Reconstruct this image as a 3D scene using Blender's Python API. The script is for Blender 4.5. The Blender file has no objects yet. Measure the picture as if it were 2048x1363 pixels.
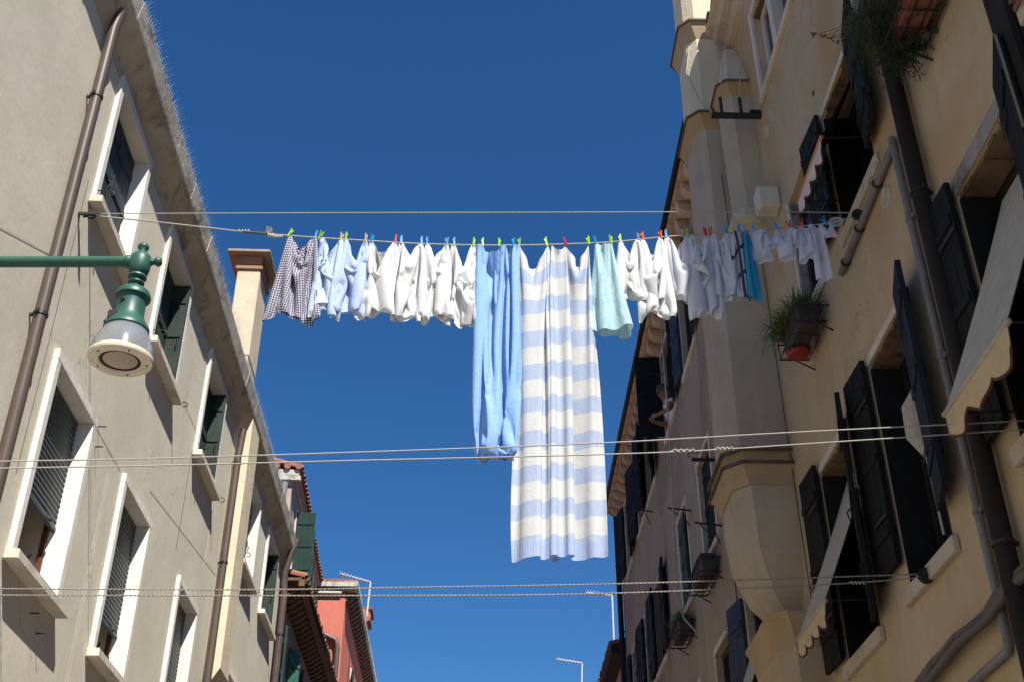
import bpy, bmesh, math, random
import numpy as np
from mathutils import Vector
RND = random.Random(11)
NPR = np.random.RandomState(5)
C = bpy.context.scene.collection
rad = math.radians
FPX, PITCH, CX, CY = 2358., rad(32.3), 1024., 681.5     # lens and pitch the photograph was taken with
GROUND = -1.6

# ------------------------------------------------------------------ geometry helpers
def ray(X, Y):
    u = (X-CX)/FPX; v = (CY-Y)/FPX
    return Vector((u, math.cos(PITCH)-v*math.sin(PITCH), math.sin(PITCH)+v*math.cos(PITCH)))
def on_y(X, Y, y):
    r = ray(X, Y); return r*(y/r.y)

class Facade:
    """a street front: s runs along it, o stands out towards the street, z is up"""
    def __init__(s, a, th, sgn, y0=None):
        t = rad(th); s.n = Vector((math.cos(t), -math.sin(t), 0)); s.d = Vector((math.sin(t), math.cos(t), 0))
        s.base = s.n*(a*math.cos(t)); s.out = s.n*sgn; s.sgn = sgn; s.k = a*math.cos(t)
    def w(s, S, o, z):
        return s.base + s.d*S + s.out*o + Vector((0, 0, z))
    def pix(s, X, Y, o=0.):
        r = ray(X, Y); k = (s.k + s.sgn*o)/(r.dot(s.n)); p = r*k
        return p.dot(s.d), p.z
class Leaf:
    """a frame for a leaf hinged at (S0,o0) of facade F: s runs from hinge to edge, turned th degrees off the wall"""
    def __init__(s, F, S0, o0, direction, th):
        s.F, s.S0, s.o0 = F, S0, o0; t = rad(th)
        s.e = (direction*math.cos(t), math.sin(t)); s.t = (-direction*math.sin(t), math.cos(t))
    def w(s, a, o, z):
        return s.F.w(s.S0 + s.e[0]*a + s.t[0]*o, s.o0 + s.e[1]*a + s.t[1]*o, z)
class World:
    def w(s, x, y, z): return Vector((x, y, z))
WO = World()
FL = Facade(-3.12, -2.4426, 1)
FR = Facade(3.0, -1.191, -1)

class MB:
    def __init__(s): s.v = []; s.f = []; s.uv = None
    def add(s, pts, faces):
        b = len(s.v); s.v += [Vector(p) for p in pts]; s.f += [tuple(b+i for i in f) for f in faces]
    def hexa(s, p):
        s.add(p, [(0,3,2,1),(4,5,6,7),(0,1,5,4),(1,2,6,5),(2,3,7,6),(3,0,4,7)]); return s
    def box(s, F, s0, s1, o0, o1, z0, z1):
        return s.hexa([F.w(s0,o0,z0),F.w(s1,o0,z0),F.w(s1,o1,z0),F.w(s0,o1,z0),F.w(s0,o0,z1),F.w(s1,o0,z1),F.w(s1,o1,z1),F.w(s0,o1,z1)])
    def quad(s, *p): s.add(p, [tuple(range(len(p)))]); return s
    def extrude(s, F, prof, s0, s1, caps=True):
        """prof: closed (o,z) polygon swept from s0 to s1"""
        n = len(prof); a = [F.w(s0,o,z) for o,z in prof]; b = [F.w(s1,o,z) for o,z in prof]
        fs = [(i,(i+1)%n,n+(i+1)%n,n+i) for i in range(n)]
        if caps: fs += [tuple(range(n)), tuple(range(2*n-1,n-1,-1))]
        s.add(a+b, fs); return s
    def prism(s, F, poly, z0, z1):
        """poly: closed (s,o) polygon raised from z0 to z1 (z1 polygon may be given separately)"""
        n = len(poly); a = [F.w(p,q,z0) for p,q in poly]; b = [F.w(p,q,z1) for p,q in poly]
        s.add(a+b, [(i,(i+1)%n,n+(i+1)%n,n+i) for i in range(n)]+[tuple(range(n)),tuple(range(2*n-1,n-1,-1))]); return s
    def loft(s, F, rings):
        """rings: list of (z,[(s,o)...])"""
        n = len(rings[0][1]); P = []
        for z, poly in rings: P += [F.w(p,q,z) for p,q in poly]
        fs = []
        for k in range(len(rings)-1):
            fs += [(k*n+i,k*n+(i+1)%n,(k+1)*n+(i+1)%n,(k+1)*n+i) for i in range(n)]
        fs += [tuple(range(n)), tuple(range(len(P)-1,len(P)-1-n,-1))]
        s.add(P, fs); return s
    def tube(s, pts, r, n=8, caps=True):
        pts = [Vector(p) for p in pts]; m = len(pts); P = []; fs = []
        rr = r if isinstance(r, (list, tuple)) else [r]*m
        up = None
        for i, p in enumerate(pts):
            t = (pts[min(i+1,m-1)]-pts[max(i-1,0)]).normalized()
            if up is None:
                up = Vector((0,0,1)) if abs(t.z) < .9 else Vector((0,1,0))
            a = t.cross(up).normalized(); b = a.cross(t).normalized(); up = b
            for k in range(n):
                q = 2*math.pi*k/n; P.append(p+a*(math.cos(q)*rr[i])+b*(math.sin(q)*rr[i]))
        for i in range(m-1):
            fs += [(i*n+k,i*n+(k+1)%n,(i+1)*n+(k+1)%n,(i+1)*n+k) for k in range(n)]
        if caps: fs += [tuple(range(n)), tuple(range(m*n-1,(m-1)*n-1,-1))]
        s.add(P, fs); return s
    def lathe(s, c, prof, n=32, axis=None, caps=True):
        c = Vector(c); P = []; fs = []; m = len(prof)
        ax = Vector(axis or (0,0,1)).normalized(); a = ax.cross(Vector((0,1,0)) if abs(ax.y) < .9 else Vector((1,0,0))).normalized(); b = ax.cross(a)
        for r, z in prof:
            for k in range(n):
                q = 2*math.pi*k/n; P.append(c+a*(r*math.cos(q))+b*(r*math.sin(q))+ax*z)
        for i in range(m-1):
            fs += [(i*n+k,i*n+(k+1)%n,(i+1)*n+(k+1)%n,(i+1)*n+k) for k in range(n)]
        if caps: fs += [tuple(range(n)), tuple(range(m*n-1,(m-1)*n-1,-1))]
        s.add(P, fs); return s
    def build(s, name, mat, parent=None, smooth=False, bevel=0, recalc=True, loc=None, sharp=None):
        if parent is not None:
            off = Vector(parent['_o']) if '_o' in parent else Vector((0,0,0))
        else:
            if loc is None:
                c = sum(s.v, Vector())/len(s.v); loc = Vector((c.x, c.y, min(v.z for v in s.v)))
            off = Vector(loc)
        me = bpy.data.meshes.new(name)
        me.from_pydata([tuple(v-off) for v in s.v], [], s.f)
        if recalc or bevel:
            bm = bmesh.new(); bm.from_mesh(me)
            bmesh.ops.remove_doubles(bm, verts=bm.verts, dist=1e-5)
            if recalc: bmesh.ops.recalc_face_normals(bm, faces=bm.faces)
            if bevel:
                es = [e for e in bm.edges if len(e.link_faces) == 2 and e.calc_face_angle(0) > .5]
                bmesh.ops.bevel(bm, geom=es, offset=bevel, segments=1, affect='EDGES', clamp_overlap=True)
            bm.to_mesh(me); bm.free()
        me.validate(); me.update()
        if smooth:
            me.polygons.foreach_set('use_smooth', [True]*len(me.polygons))
            if sharp: me.set_sharp_from_angle(angle=rad(sharp))
        o = bpy.data.objects.new(name, me); C.objects.link(o)
        if mat is not None: me.materials.append(mat)
        if parent is not None: o.parent = parent; o['_o'] = list(off)
        else: o.location = off; o['_o'] = list(off)
        return o
def tag(o, label=None, cat=None, group=None, kind=None):
    if label: o['label'] = label
    if cat: o['category'] = cat
    if group: o['group'] = group
    if kind: o['kind'] = kind
    return o
def thing(name, label, cat, loc, group=None):
    o = bpy.data.objects.new(name, None); C.objects.link(o); o.location = loc; o['_o'] = list(loc); o.empty_display_size = .1
    return tag(o, label, cat, group)

# ------------------------------------------------------------------ materials
class NT:
    def __init__(s, name):
        s.m = bpy.data.materials.new(name); s.m.use_nodes = True; s.t = s.m.node_tree; s.t.nodes.clear()
        s.out = s.n('ShaderNodeOutputMaterial')
    def n(s, typ, **kw):
        x = s.t.nodes.new(typ)
        for k, v in kw.items(): setattr(x, k, v)
        return x
    def l(s, a, b): s.t.links.new(a, b)
    def mix(s, fac, a, b, mode='MIX'):
        x = s.n('ShaderNodeMix', data_type='RGBA', blend_type=mode)
        for sock, val in ((x.inputs[0], fac), (x.inputs[6], a), (x.inputs[7], b)):
            if hasattr(val, 'is_output'): s.l(val, sock)
            elif isinstance(val, (int, float)): sock.default_value = val
            else: sock.default_value = (*val, 1)
        return x.outputs[2]
    def math(s, op, a, b=None, c=None, clamp=False):
        x = s.n('ShaderNodeMath', operation=op, use_clamp=clamp)
        for i, v in enumerate((a, b, c)):
            if v is None: continue
            if hasattr(v, 'is_output'): s.l(v, x.inputs[i])
            else: x.inputs[i].default_value = v
        return x.outputs[0]
    def noise(s, vec, scale, detail=4, rough=.55, dist=0):
        x = s.n('ShaderNodeTexNoise'); x.inputs['Scale'].default_value = scale; x.inputs['Detail'].default_value = detail
        x.inputs['Roughness'].default_value = rough; x.inputs['Distortion'].default_value = dist; s.l(vec, x.inputs['Vector']); return x.outputs['Fac']
    def ramp(s, fac, lo, hi):
        x = s.n('ShaderNodeMapRange'); x.inputs['From Min'].default_value = lo; x.inputs['From Max'].default_value = hi; s.l(fac, x.inputs['Value']); return x.outputs['Result']
    def mapping(s, vec, scale):
        x = s.n('ShaderNodeMapping'); x.inputs['Scale'].default_value = scale; s.l(vec, x.inputs['Vector']); return x.outputs['Vector']
    def bump(s, h, strength, dist):
        x = s.n('ShaderNodeBump'); x.inputs['Strength'].default_value = strength; x.inputs['Distance'].default_value = dist; s.l(h, x.inputs['Height']); return x.outputs['Normal']
    def coord(s, which='Object'): return s.n('ShaderNodeTexCoord').outputs[which]
    def bsdf(s, col, rough=.8, metal=0, spec=.3, normal=None, trans=0):
        x = s.n('ShaderNodeBsdfPrincipled')
        if hasattr(col, 'is_output'): s.l(col, x.inputs['Base Color'])
        else: x.inputs['Base Color'].default_value = (*col, 1)
        if hasattr(rough, 'is_output'): s.l(rough, x.inputs['Roughness'])
        else: x.inputs['Roughness'].default_value = rough
        x.inputs['Metallic'].default_value = metal; x.inputs['Specular IOR Level'].default_value = spec
        x.inputs['Transmission Weight'].default_value = trans
        if normal is not None: s.l(normal, x.inputs['Normal'])
        return x
    def done(s, shader): s.l(shader.outputs[0], s.out.inputs[0]); return s.m

def mul(c, k): return tuple(min(1, x*k) for x in c)
def plaster(name, c, stain, streak, amt=.6, bump=.4, grain=160, wave=1.0, patch=None, soot=None):
    """rendered wall: cloudy tone, vertical rain streaks, stains, trowel waves and fine grain"""
    q = NT(name); v = q.coord()
    big = q.noise(v, .9, 5, .6); mid = q.noise(v, 3.2, 6, .62, .4)
    col = q.mix(q.ramp(big, .32, .68), mul(c, .90), mul(c, 1.07))
    col = q.mix(q.math('MULTIPLY', q.ramp(mid, .50, .78), amt), col, stain)
    st = q.noise(q.mapping(v, (3.5, 3.5, .22)), 1.6, 5, .6)
    col = q.mix(q.math('MULTIPLY', q.ramp(st, .52, .80), amt), col, streak)
    if patch:
        pn = q.noise(v, .55, 3, .5, .8)
        col = q.mix(q.math('MULTIPLY', q.ramp(pn, .50, .62), .75), col, patch)
    if soot:
        sn = q.noise(q.mapping(v, (1.5, 1.5, 2.5)), 1.7, 7, .7, .5)
        col = q.mix(q.math('MULTIPLY', q.ramp(sn, .53, .66), .8), col, soot)
    dr = q.noise(q.mapping(v, (14, 14, .5)), 1.0, 4, .6); dm = q.noise(v, .7, 2)
    col = q.mix(q.math('MULTIPLY', q.math('MULTIPLY', q.ramp(dr, .55, .75), q.ramp(dm, .45, .65)), .5*amt), col, mul(streak, .72))
    sp = q.noise(v, 38, 3, .7)
    col = q.mix(q.math('MULTIPLY', q.ramp(sp, .62, .75), .25), col, mul(stain, .7))
    vn = q.n('ShaderNodeTexVoronoi', feature='DISTANCE_TO_EDGE'); vn.inputs['Scale'].default_value = .75       # hairline cracks
    wob = q.n('ShaderNodeVectorMath', operation='ADD'); nz = q.n('ShaderNodeTexNoise'); nz.inputs['Scale'].default_value = 2.2; nz.inputs['Detail'].default_value = 5; q.l(v, nz.inputs['Vector'])
    q.l(v, wob.inputs[0]); q.l(nz.outputs['Color'], wob.inputs[1]); q.l(wob.outputs[0], vn.inputs['Vector'])
    ck = q.math('MULTIPLY', q.math('LESS_THAN', vn.outputs['Distance'], .0042), q.ramp(q.noise(v, .45, 2), .50, .60))
    col = q.mix(q.math('MULTIPLY', ck, .5), col, mul(stain, .45))
    h = q.math('ADD', q.math('MULTIPLY', q.noise(v, grain, 4, .7), .12), q.math('MULTIPLY', q.noise(v, 14, 5, .6), .35*wave))
    h = q.math('ADD', h, q.math('MULTIPLY', q.noise(v, 2.2, 3, .5), .9*wave))
    return q.done(q.bsdf(col, .92, spec=.15, normal=q.bump(h, bump, .03)))
def paint(name, c, rough=.55, wear=None, wamt=.4, bump=.15, scale=8, metal=0, spec=.4, stretch=(1,1,1)):
    q = NT(name); v = q.mapping(q.coord(), stretch)
    n = q.noise(v, scale, 6, .65); f = q.noise(v, scale*9, 4, .6)
    col = q.mix(q.ramp(n, .3, .7), mul(c, .85), mul(c, 1.12))
    if wear: col = q.mix(q.math('MULTIPLY', q.ramp(f, .54, .68), wamt), col, wear)
    h = q.math('ADD', q.math('MULTIPLY', n, .5), q.math('MULTIPLY', f, .3))
    return q.done(q.bsdf(col, rough, metal, spec, q.bump(h, bump, .01)))
def wood_board(name, c, wear, wamt, rough=.6, plank=.11, peel=(9, 9, 1.2)):
    """planked painted shutter; flakes of paint stretched down the board"""
    q = NT(name); v = q.coord(); g = q.mapping(v, peel)
    n = q.noise(g, 3.0, 7, .7, .3); col = q.mix(q.ramp(q.noise(v, 3, 4), .3, .7), mul(c, .8), mul(c, 1.2))
    col = q.mix(q.math('MULTIPLY', q.ramp(n, .56, .66), wamt), col, wear)
    return q.done(q.bsdf(col, rough+.1, 0, .18, q.bump(n, .35, .008)))
def cloth(name, base, pattern=None, translucent=.28, crinkle=1.0, tint=None, extra=None):
    """laundry: woven cloth that lets some light through, fine crinkles; pattern(q,u,v)->colour socket"""
    q = NT(name); uv = q.coord('UV'); sx = q.n('ShaderNodeSeparateXYZ'); q.l(uv, sx.inputs[0]); u, v = sx.outputs[0], sx.outputs[1]
    col = pattern(q, u, v) if pattern else q.mix(q.ramp(q.noise(uv, 6, 4), .3, .7), mul(base, .97), mul(base, 1.02))
    if extra: col = extra(q, u, v, col)
    h = q.math('ADD', q.math('MULTIPLY', q.noise(q.mapping(uv, (34, 20, 1)), 1, 5, .62, 1.2), crinkle), q.math('MULTIPLY', q.noise(uv, 420, 2), .012))
    h = q.math('ADD', h, q.math('MULTIPLY', q.noise(q.mapping(uv, (11, 7, 1)), 1, 4, .55, 1.2), 1.3*crinkle))
    nrm = q.bump(h, .6, .009)
    a = q.bsdf(col, .9, spec=.1, normal=nrm)
    t = q.n('ShaderNodeBsdfTranslucent'); q.l(nrm, t.inputs['Normal'])
    if hasattr(col, 'is_output'): q.l(col, t.inputs['Color'])
    m = q.n('ShaderNodeMixShader'); m.inputs[0].default_value = translucent; q.l(a.outputs[0], m.inputs[1]); q.l(t.outputs[0], m.inputs[2])
    return q.done(m)
def stripe(q, x, period, duty=.5):
    return q.math('LESS_THAN', q.math('FRACT', q.math('DIVIDE', x, period)), duty)

M = {}
M['wall_l'] = plaster('plaster_greige', (.61,.56,.45), (.52,.47,.37), (.55,.505,.40), .40, .34, wave=.6)
M['cove'] = plaster('plaster_cove', (.52,.43,.31), (.34,.25,.16), (.38,.29,.19), .7, .6, patch=(.40,.30,.20), soot=(.20,.15,.10))
M['fascia'] = plaster('stone_fascia', (.50,.47,.41), (.27,.25,.21), (.20,.18,.15), .8, .8, soot=(.13,.12,.10))
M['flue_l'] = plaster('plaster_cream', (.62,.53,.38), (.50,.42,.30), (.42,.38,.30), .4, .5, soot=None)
M['chim'] = plaster('plaster_chimney', (.60,.51,.37), (.40,.34,.26), (.30,.27,.22), .55, .6)
M['wall_r'] = plaster('plaster_ochre', (.47,.36,.23), (.41,.285,.15), (.51,.41,.285), .75, .45, wave=.8, patch=(.42,.27,.125))
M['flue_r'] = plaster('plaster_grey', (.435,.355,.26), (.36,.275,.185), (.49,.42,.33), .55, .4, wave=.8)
M['flue_band'] = plaster('plaster_band', (.39,.30,.19), (.36,.225,.105), (.31,.23,.145), .6, .4, patch=(.40,.25,.11))
M['wall_r2'] = plaster('plaster_mauve', (.35,.28,.205), (.33,.235,.165), (.41,.34,.26), .75, .6, wave=1.0, patch=(.25,.185,.135))
M['mauve'] = plaster('plaster_faded_pink', (.43,.32,.29), (.30,.21,.19), (.50,.42,.38), .7, .8, patch=(.34,.23,.21))
M['mauve2'] = plaster('plaster_weathered', (.42,.34,.29), (.30,.22,.19), (.22,.15,.13), .7, .8)
M['red'] = plaster('plaster_red', (.50,.155,.11), (.44,.125,.09), (.54,.20,.15), .5, .4)
M['brickwork'] = plaster('rough_wall', (.50,.44,.36), (.28,.22,.17), (.34,.27,.21), .7, 1.0)
M['stone'] = plaster('white_stone', (.60,.54,.45), (.42,.34,.24), (.46,.39,.29), .6, .45)
M['jamb'] = plaster('white_jamb', (.70,.67,.61), (.52,.48,.40), (.58,.54,.46), .5, .35)
M['oldstone'] = plaster('old_stone', (.52,.45,.36), (.34,.25,.15), (.28,.21,.14), .6, .8)
M['pitted'] = plaster('pitted_stone', (.30,.28,.25), (.10,.09,.08), (.15,.13,.11), .9, 1.2, soot=(.07,.06,.05))
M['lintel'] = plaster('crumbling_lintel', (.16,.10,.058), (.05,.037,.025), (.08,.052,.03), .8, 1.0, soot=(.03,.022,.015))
M['tile'] = plaster('roof_tile', (.27,.12,.08), (.18,.095,.07), (.13,.08,.06), .7, .8)
M['rafter'] = plaster('eave_brown', (.16,.10,.075), (.09,.06,.05), (.11,.07,.055), .6, .6)
M['eave_r'] = plaster('eave_tile', (.50,.37,.27), (.38,.26,.18), (.30,.22,.16), .6, .6)
M['rafter_lt'] = plaster('burnt_brick', (.36,.20,.13), (.24,.13,.085), (.2,.12,.08), .7, .8)
M['capstone'] = plaster('cap_stone', (.34,.26,.185), (.2,.15,.1), (.16,.12,.09), .8, .9)
M['ledge'] = plaster('dark_ledge', (.13,.10,.075), (.05,.04,.03), (.08,.06,.045), .8, .9)  # dark brown rings edging the breast bands
M['pipe'] = paint('brown_pipe', (.085,.062,.050), .42, None, bump=.05, scale=3)
M['blackpipe'] = paint('black_pipe', (.020,.016,.014), .65, None, bump=.05, scale=3, spec=.15)
M['conduit'] = paint('grey_conduit', (.17,.17,.165), .5, (.10,.09,.08), .5, scale=5)
M['iron'] = paint('black_iron', (.018,.016,.015), .55, (.06,.035,.02), .35, scale=20)
M['gutter'] = paint('dark_gutter', (.028,.022,.018), .75, spec=.12)
M['lamp'] = paint('lamp_green', (.017,.082,.060), .45, (.05,.14,.105), .35, scale=14, spec=.5)
M['shut_l'] = wood_board('green_shutter', (.030,.050,.043), (.05,.075,.062), .4, .5)
M['shut_edge'] = wood_board('faded_green_shutter', (.026,.040,.033), (.06,.08,.068), .5, .5)
M['shut_u'] = wood_board('blue_green_shutter', (.028,.047,.055), (.05,.07,.075), .4, .5)
M['shut_bright'] = wood_board('bright_green_shutter', (.045,.15,.095), (.09,.20,.14), .4, .5)
M['shut_teal'] = wood_board('teal_shutter', (.010,.042,.043), (.02,.06,.058), .4, .5)
M['shut_dk'] = wood_board('dark_green_shutter', (.010,.034,.026), (.02,.05,.04), .4, .5)
M['roller'] = paint('roller_slat', (.042,.062,.068), .45, (.05,.07,.07), .3, scale=4)
M['shut_r'] = wood_board('black_shutter', (.0095,.0095,.009), (.024,.023,.021), .35, .7)
M['shut_skylit'] = wood_board('sky_tinted_shutter', (.013,.014,.020), (.03,.03,.036), .4, .6)  # black shutter with a bluish sky reflection painted into its colour
M['shut_sky'] = wood_board('slate_blue_shutter', (.030,.042,.075), (.02,.025,.045), .4, .6)
M['shut_peel'] = wood_board('peeling_shutter', (.010,.014,.011), (.13,.125,.10), .9, .8, peel=(13, 13, 3.0))
M['brownwood'] = paint('brown_casement', (.10,.032,.018), .5, scale=6, stretch=(6,6,1))
M['inner'] = paint('inner_board', (.62,.56,.45), .7, scale=4)
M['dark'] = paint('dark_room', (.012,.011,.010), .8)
q = NT('window_glass'); M['glass'] = q.done(q.bsdf((.012,.014,.018), .08, spec=.5))
M['awn'] = paint('awning_canvas', (.40,.365,.30), .9, (.27,.25,.21), .5, scale=10)
M['awn_br'] = paint('brown_canvas', (.15,.085,.062), .9, (.12,.07,.05), .3, scale=10)
M['val'] = paint('valance_tan', (.52,.38,.22), .9, (.44,.31,.18), .4, scale=8)
M['val_w'] = paint('valance_pale', (.62,.52,.49), .9, (.54,.43,.40), .4, scale=8)
M['trim'] = paint('valance_trim', (.085,.03,.018), .8)
M['trim_o'] = paint('valance_orange', (.50,.23,.08), .8)
M['rope'] = paint('rope', (.38,.355,.31), .8, (.24,.22,.18), .5, scale=60)
M['rope_dk'] = paint('rope_weathered', (.30,.275,.235), .85, (.14,.12,.10), .8, scale=40)
M['cable'] = paint('cable', (.09,.08,.07), .6)
M['cable_l'] = paint('pale_cable', (.36,.33,.28), .6)
M['terra'] = paint('terracotta', (.25,.085,.06), .75, (.17,.06,.045), .5, scale=12)
M['pot_dk'] = paint('dark_pot', (.05,.04,.033), .7, (.09,.07,.055), .4, scale=9)
M['pot_red'] = paint('red_pot', (.26,.022,.018), .4)
M['skin'] = paint('skin', (.24,.11,.07), .55, bump=.05)
M['hair'] = paint('grey_hair', (.05,.045,.04), .8, (.12,.115,.11), .5, scale=60)
M['shirtw'] = paint('white_shirt', (.72,.73,.78), .9)
M['white'] = paint('white_plastic', (.70,.63,.50), .45, bump=.04)
M['alu'] = paint('aluminium', (.50,.51,.52), .45, metal=.15, bump=.05)
M['spike'] = paint('steel_spike', (.72,.73,.74), .4, metal=.1, bump=.02)
q = NT('lamp_diffuser'); M['diff'] = q.done(q.bsdf((.42,.34,.26), .35, spec=.4))
q = NT('ribbed_glass'); M['ribglass'] = q.done(q.bsdf((.66,.70,.73), .12, spec=.7, trans=.80))
def leafmat(name, a, b):
    q = NT(name); n = q.noise(q.coord(), 22, 3); col = q.mix(q.ramp(n, .3, .7), a, b)
    x = q.bsdf(col, .65, spec=.25); t = q.n('ShaderNodeBsdfTranslucent'); q.l(col, t.inputs['Color'])
    m = q.n('ShaderNodeMixShader'); m.inputs[0].default_value = .25; q.l(x.outputs[0], m.inputs[1]); q.l(t.outputs[0], m.inputs[2]); return q.done(m)
M['lav'] = leafmat('lavender_leaf', (.07,.085,.055), (.17,.175,.115))
M['rosm'] = leafmat('rosemary_leaf', (.018,.030,.014), (.045,.060,.028))
M['grass'] = leafmat('grass_leaf', (.045,.10,.02), (.13,.20,.05))
M['twig'] = paint('twig', (.14,.08,.045), .8)
q = NT('paving'); v = q.coord()
bt = q.n('ShaderNodeTexBrick'); q.l(v, bt.inputs['Vector']); bt.inputs['Scale'].default_value = 1.2; bt.inputs['Color1'].default_value = (.27,.25,.22,1); bt.inputs['Color2'].default_value = (.33,.30,.27,1); bt.inputs['Mortar'].default_value = (.10,.09,.08,1)
M['paving'] = q.done(q.bsdf(q.mix(.4, bt.outputs['Color'], q.mix(q.noise(v, 4, 5), (.2,.18,.16), (.36,.33,.29))), .8, spec=.3))

# ------------------------------------------------------------------ building blocks
def wall(F, s0, s1, z0, z1, openings, mat, parent, depth=6., reveal=None, name='wall'):
    """openings: (s0,s1,z0,z1,reveal depth or 0)"""
    ss = sorted({s0, s1, *[x for o in openings for x in o[:2]]}); zs = sorted({z0, z1, *[x for o in openings for x in o[2:4]]})
    b = MB()
    for i in range(len(ss)-1):
        for j in range(len(zs)-1):
            cs, cz = (ss[i]+ss[i+1])/2, (zs[j]+zs[j+1])/2
            if any(o[0] < cs < o[1] and o[2] < cz < o[3] for o in openings): continue
            b.quad(F.w(ss[i],0,zs[j]), F.w(ss[i+1],0,zs[j]), F.w(ss[i+1],0,zs[j+1]), F.w(ss[i],0,zs[j+1]))
    for a0, a1, c0, c1, d in openings:
        if d:
            b.quad(F.w(a0,0,c0),F.w(a0,-d,c0),F.w(a0,-d,c1),F.w(a0,0,c1)); b.quad(F.w(a1,0,c0),F.w(a1,-d,c0),F.w(a1,-d,c1),F.w(a1,0,c1))
            b.quad(F.w(a0,0,c1),F.w(a0,-d,c1),F.w(a1,-d,c1),F.w(a1,0,c1)); b.quad(F.w(a0,0,c0),F.w(a0,-d,c0),F.w(a1,-d,c0),F.w(a1,0,c0))
    D = -depth
    b.quad(F.w(s0,0,z0),F.w(s0,D,z0),F.w(s0,D,z1),F.w(s0,0,z1)); b.quad(F.w(s1,0,z0),F.w(s1,D,z0),F.w(s1,D,z1),F.w(s1,0,z1))
    b.quad(F.w(s0,D,z0),F.w(s1,D,z0),F.w(s1,D,z1),F.w(s0,D,z1)); b.quad(F.w(s0,0,z1),F.w(s1,0,z1),F.w(s1,D,z1),F.w(s0,D,z1))
    return b.build(name, mat, parent)
def tiles(F, s0, s1, o_edge, z_edge, depth, rise, mat, parent, pitch=.22, name='roof', r=.085, seg=6, body=None):
    """pantile roof: rows of half-round tiles running up the slope on a plain slab"""
    b = MB()
    b.extrude(F, [(o_edge-.03, z_edge-.02), (o_edge-.03, z_edge+.015), (o_edge-depth, z_edge+rise+.015), (o_edge-depth, z_edge+rise-.02)], s0, s1)
    n = max(1, int((s1-s0)/pitch)); p = (s1-s0)/n
    for i in range(n):
        c = s0+p*(i+.5); P = []; fs = []
        jit = RND.uniform(-.012, .012)
        for k, (o, z, rr) in enumerate(((o_edge+jit, z_edge, r), (o_edge-depth*.4, z_edge+rise*.4, r*.97), (o_edge-depth, z_edge+rise, r*.95))):
            for m in range(seg+1):
                q = math.pi*m/seg; P.append(F.w(c+math.cos(q)*rr*1.05, o, z+.015+math.sin(q)*rr*.85))
            for m in range(seg+1):
                q = math.pi*(1-m/seg); P.append(F.w(c+math.cos(q)*rr*.82, o, z+.013+math.sin(q)*rr*.62))
        w = 2*(seg+1)
        for k in range(2): fs += [(k*w+m, k*w+(m+1)%w, (k+1)*w+(m+1)%w, (k+1)*w+m) for m in range(w)]
        for m in range(seg): fs.append((m, m+1, w-2-m, w-1-m))
        b.add(P, fs)
    return b.build(name, mat, parent, smooth=True, sharp=40)
def downpipe(F, s, o, z0, z1, r, mat, parent, brackets=(), bend=None, name='downpipe', tilt=0):
    pts = [F.w(s, o, z0), F.w(s+tilt, o, z1)]
    if bend: pts += [F.w(s+a, o+b2, z1+c) for a, b2, c in bend]
    p = MB().tube(pts, r, 14).build(name, mat, parent, smooth=True, sharp=50)
    for z in brackets:
        m = MB(); c = F.w(s+tilt*(z-z0)/(z1-z0), o, z)
        m.lathe(c, [(r+.001,-.012),(r+.008,-.012),(r+.008,.012),(r+.001,.012)], 14, caps=False)
        m.box(F, s-.012, s+.012, 0, o-r*.8, z-.01, z+.01); m.box(F, s-r-.03, s-r+.003, o-.006, o+.006, z-.014, z+.014)
        m.build('bracket', M['iron'] if mat is not M['conduit'] else mat, p)
    return p
def hook(F, s, z, parent, L=.16, curl=True):
    pts = [F.w(s, -.01, z), F.w(s, L*.75, z)]
    if curl:
        for k in range(7):
            a = math.pi*(k/6)*1.2; pts.append(F.w(s, L*.75+.03*math.sin(a)+.01, z-.03+.03*math.cos(a)))
    return MB().tube(pts, .006, 6).build('hook', M['iron'], parent)
def frame_boxes(F, s0, s1, z0, z1, w, o0, o1, sides='lrt', wt=None):
    b = MB(); wt = wt or w
    if 'l' in sides: b.box(F, s0-w, s0, o0, o1, z0, z1)
    if 'r' in sides: b.box(F, s1, s1+w, o0, o1, z0, z1)
    if 't' in sides: b.box(F, s0-w, s1+w, o0, o1+.002, z1, z1+wt)
    return b
def board_leaf(LF, w, z0, z1, mat, parent, name='shutter', t=.04, planks=4, rails=True, gap=.006, iron=True):
    """a planked shutter leaf in hinge frame LF with rails on its back and strap hinges"""
    b = MB(); pw = w/planks
    for i in range(planks):
        b.box(LF, i*pw+(gap/2 if i else 0), (i+1)*pw-(gap/2 if i < planks-1 else 0), 0, t, z0, z1)
    b.box(LF, gap, w-gap, .005, t-.006, z0+.003, z1-.003)
    if rails:
        for z in (z0+(z1-z0)*.16, z0+(z1-z0)*.5, z0+(z1-z0)*.84):
            b.box(LF, .02, w-.02, -.016, -.0005, z-.05, z+.05); b.box(LF, .015, w-.015, t+.0005, t+.014, z-.035, z+.035)
    o = b.build(name, mat, parent, bevel=.003)
    if iron:
        for z in (z0+(z1-z0)*.22, z0+(z1-z0)*.78):
            MB().box(LF, -.02, w*.55, t+.0145, t+.020, z-.012, z+.012).build('strap_hinge', M['iron'], parent)
        MB().tube([LF.w(w*.8, t+.02, z0+(z1-z0)*.45), LF.w(w*.8, t+.05, z0+(z1-z0)*.43), LF.w(w*.8, t+.03, z0+(z1-z0)*.38)], .007, 5).build('latch', M['iron'], parent)
    return o

# ================================================================== SETTING
g = MB(); g.quad((-400,-400,GROUND), (400,-400,GROUND), (400,400,GROUND), (-400,400,GROUND))
tag(g.build('ground', M['paving'], None, recalc=False, loc=(0,0,GROUND)), kind='structure')

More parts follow.
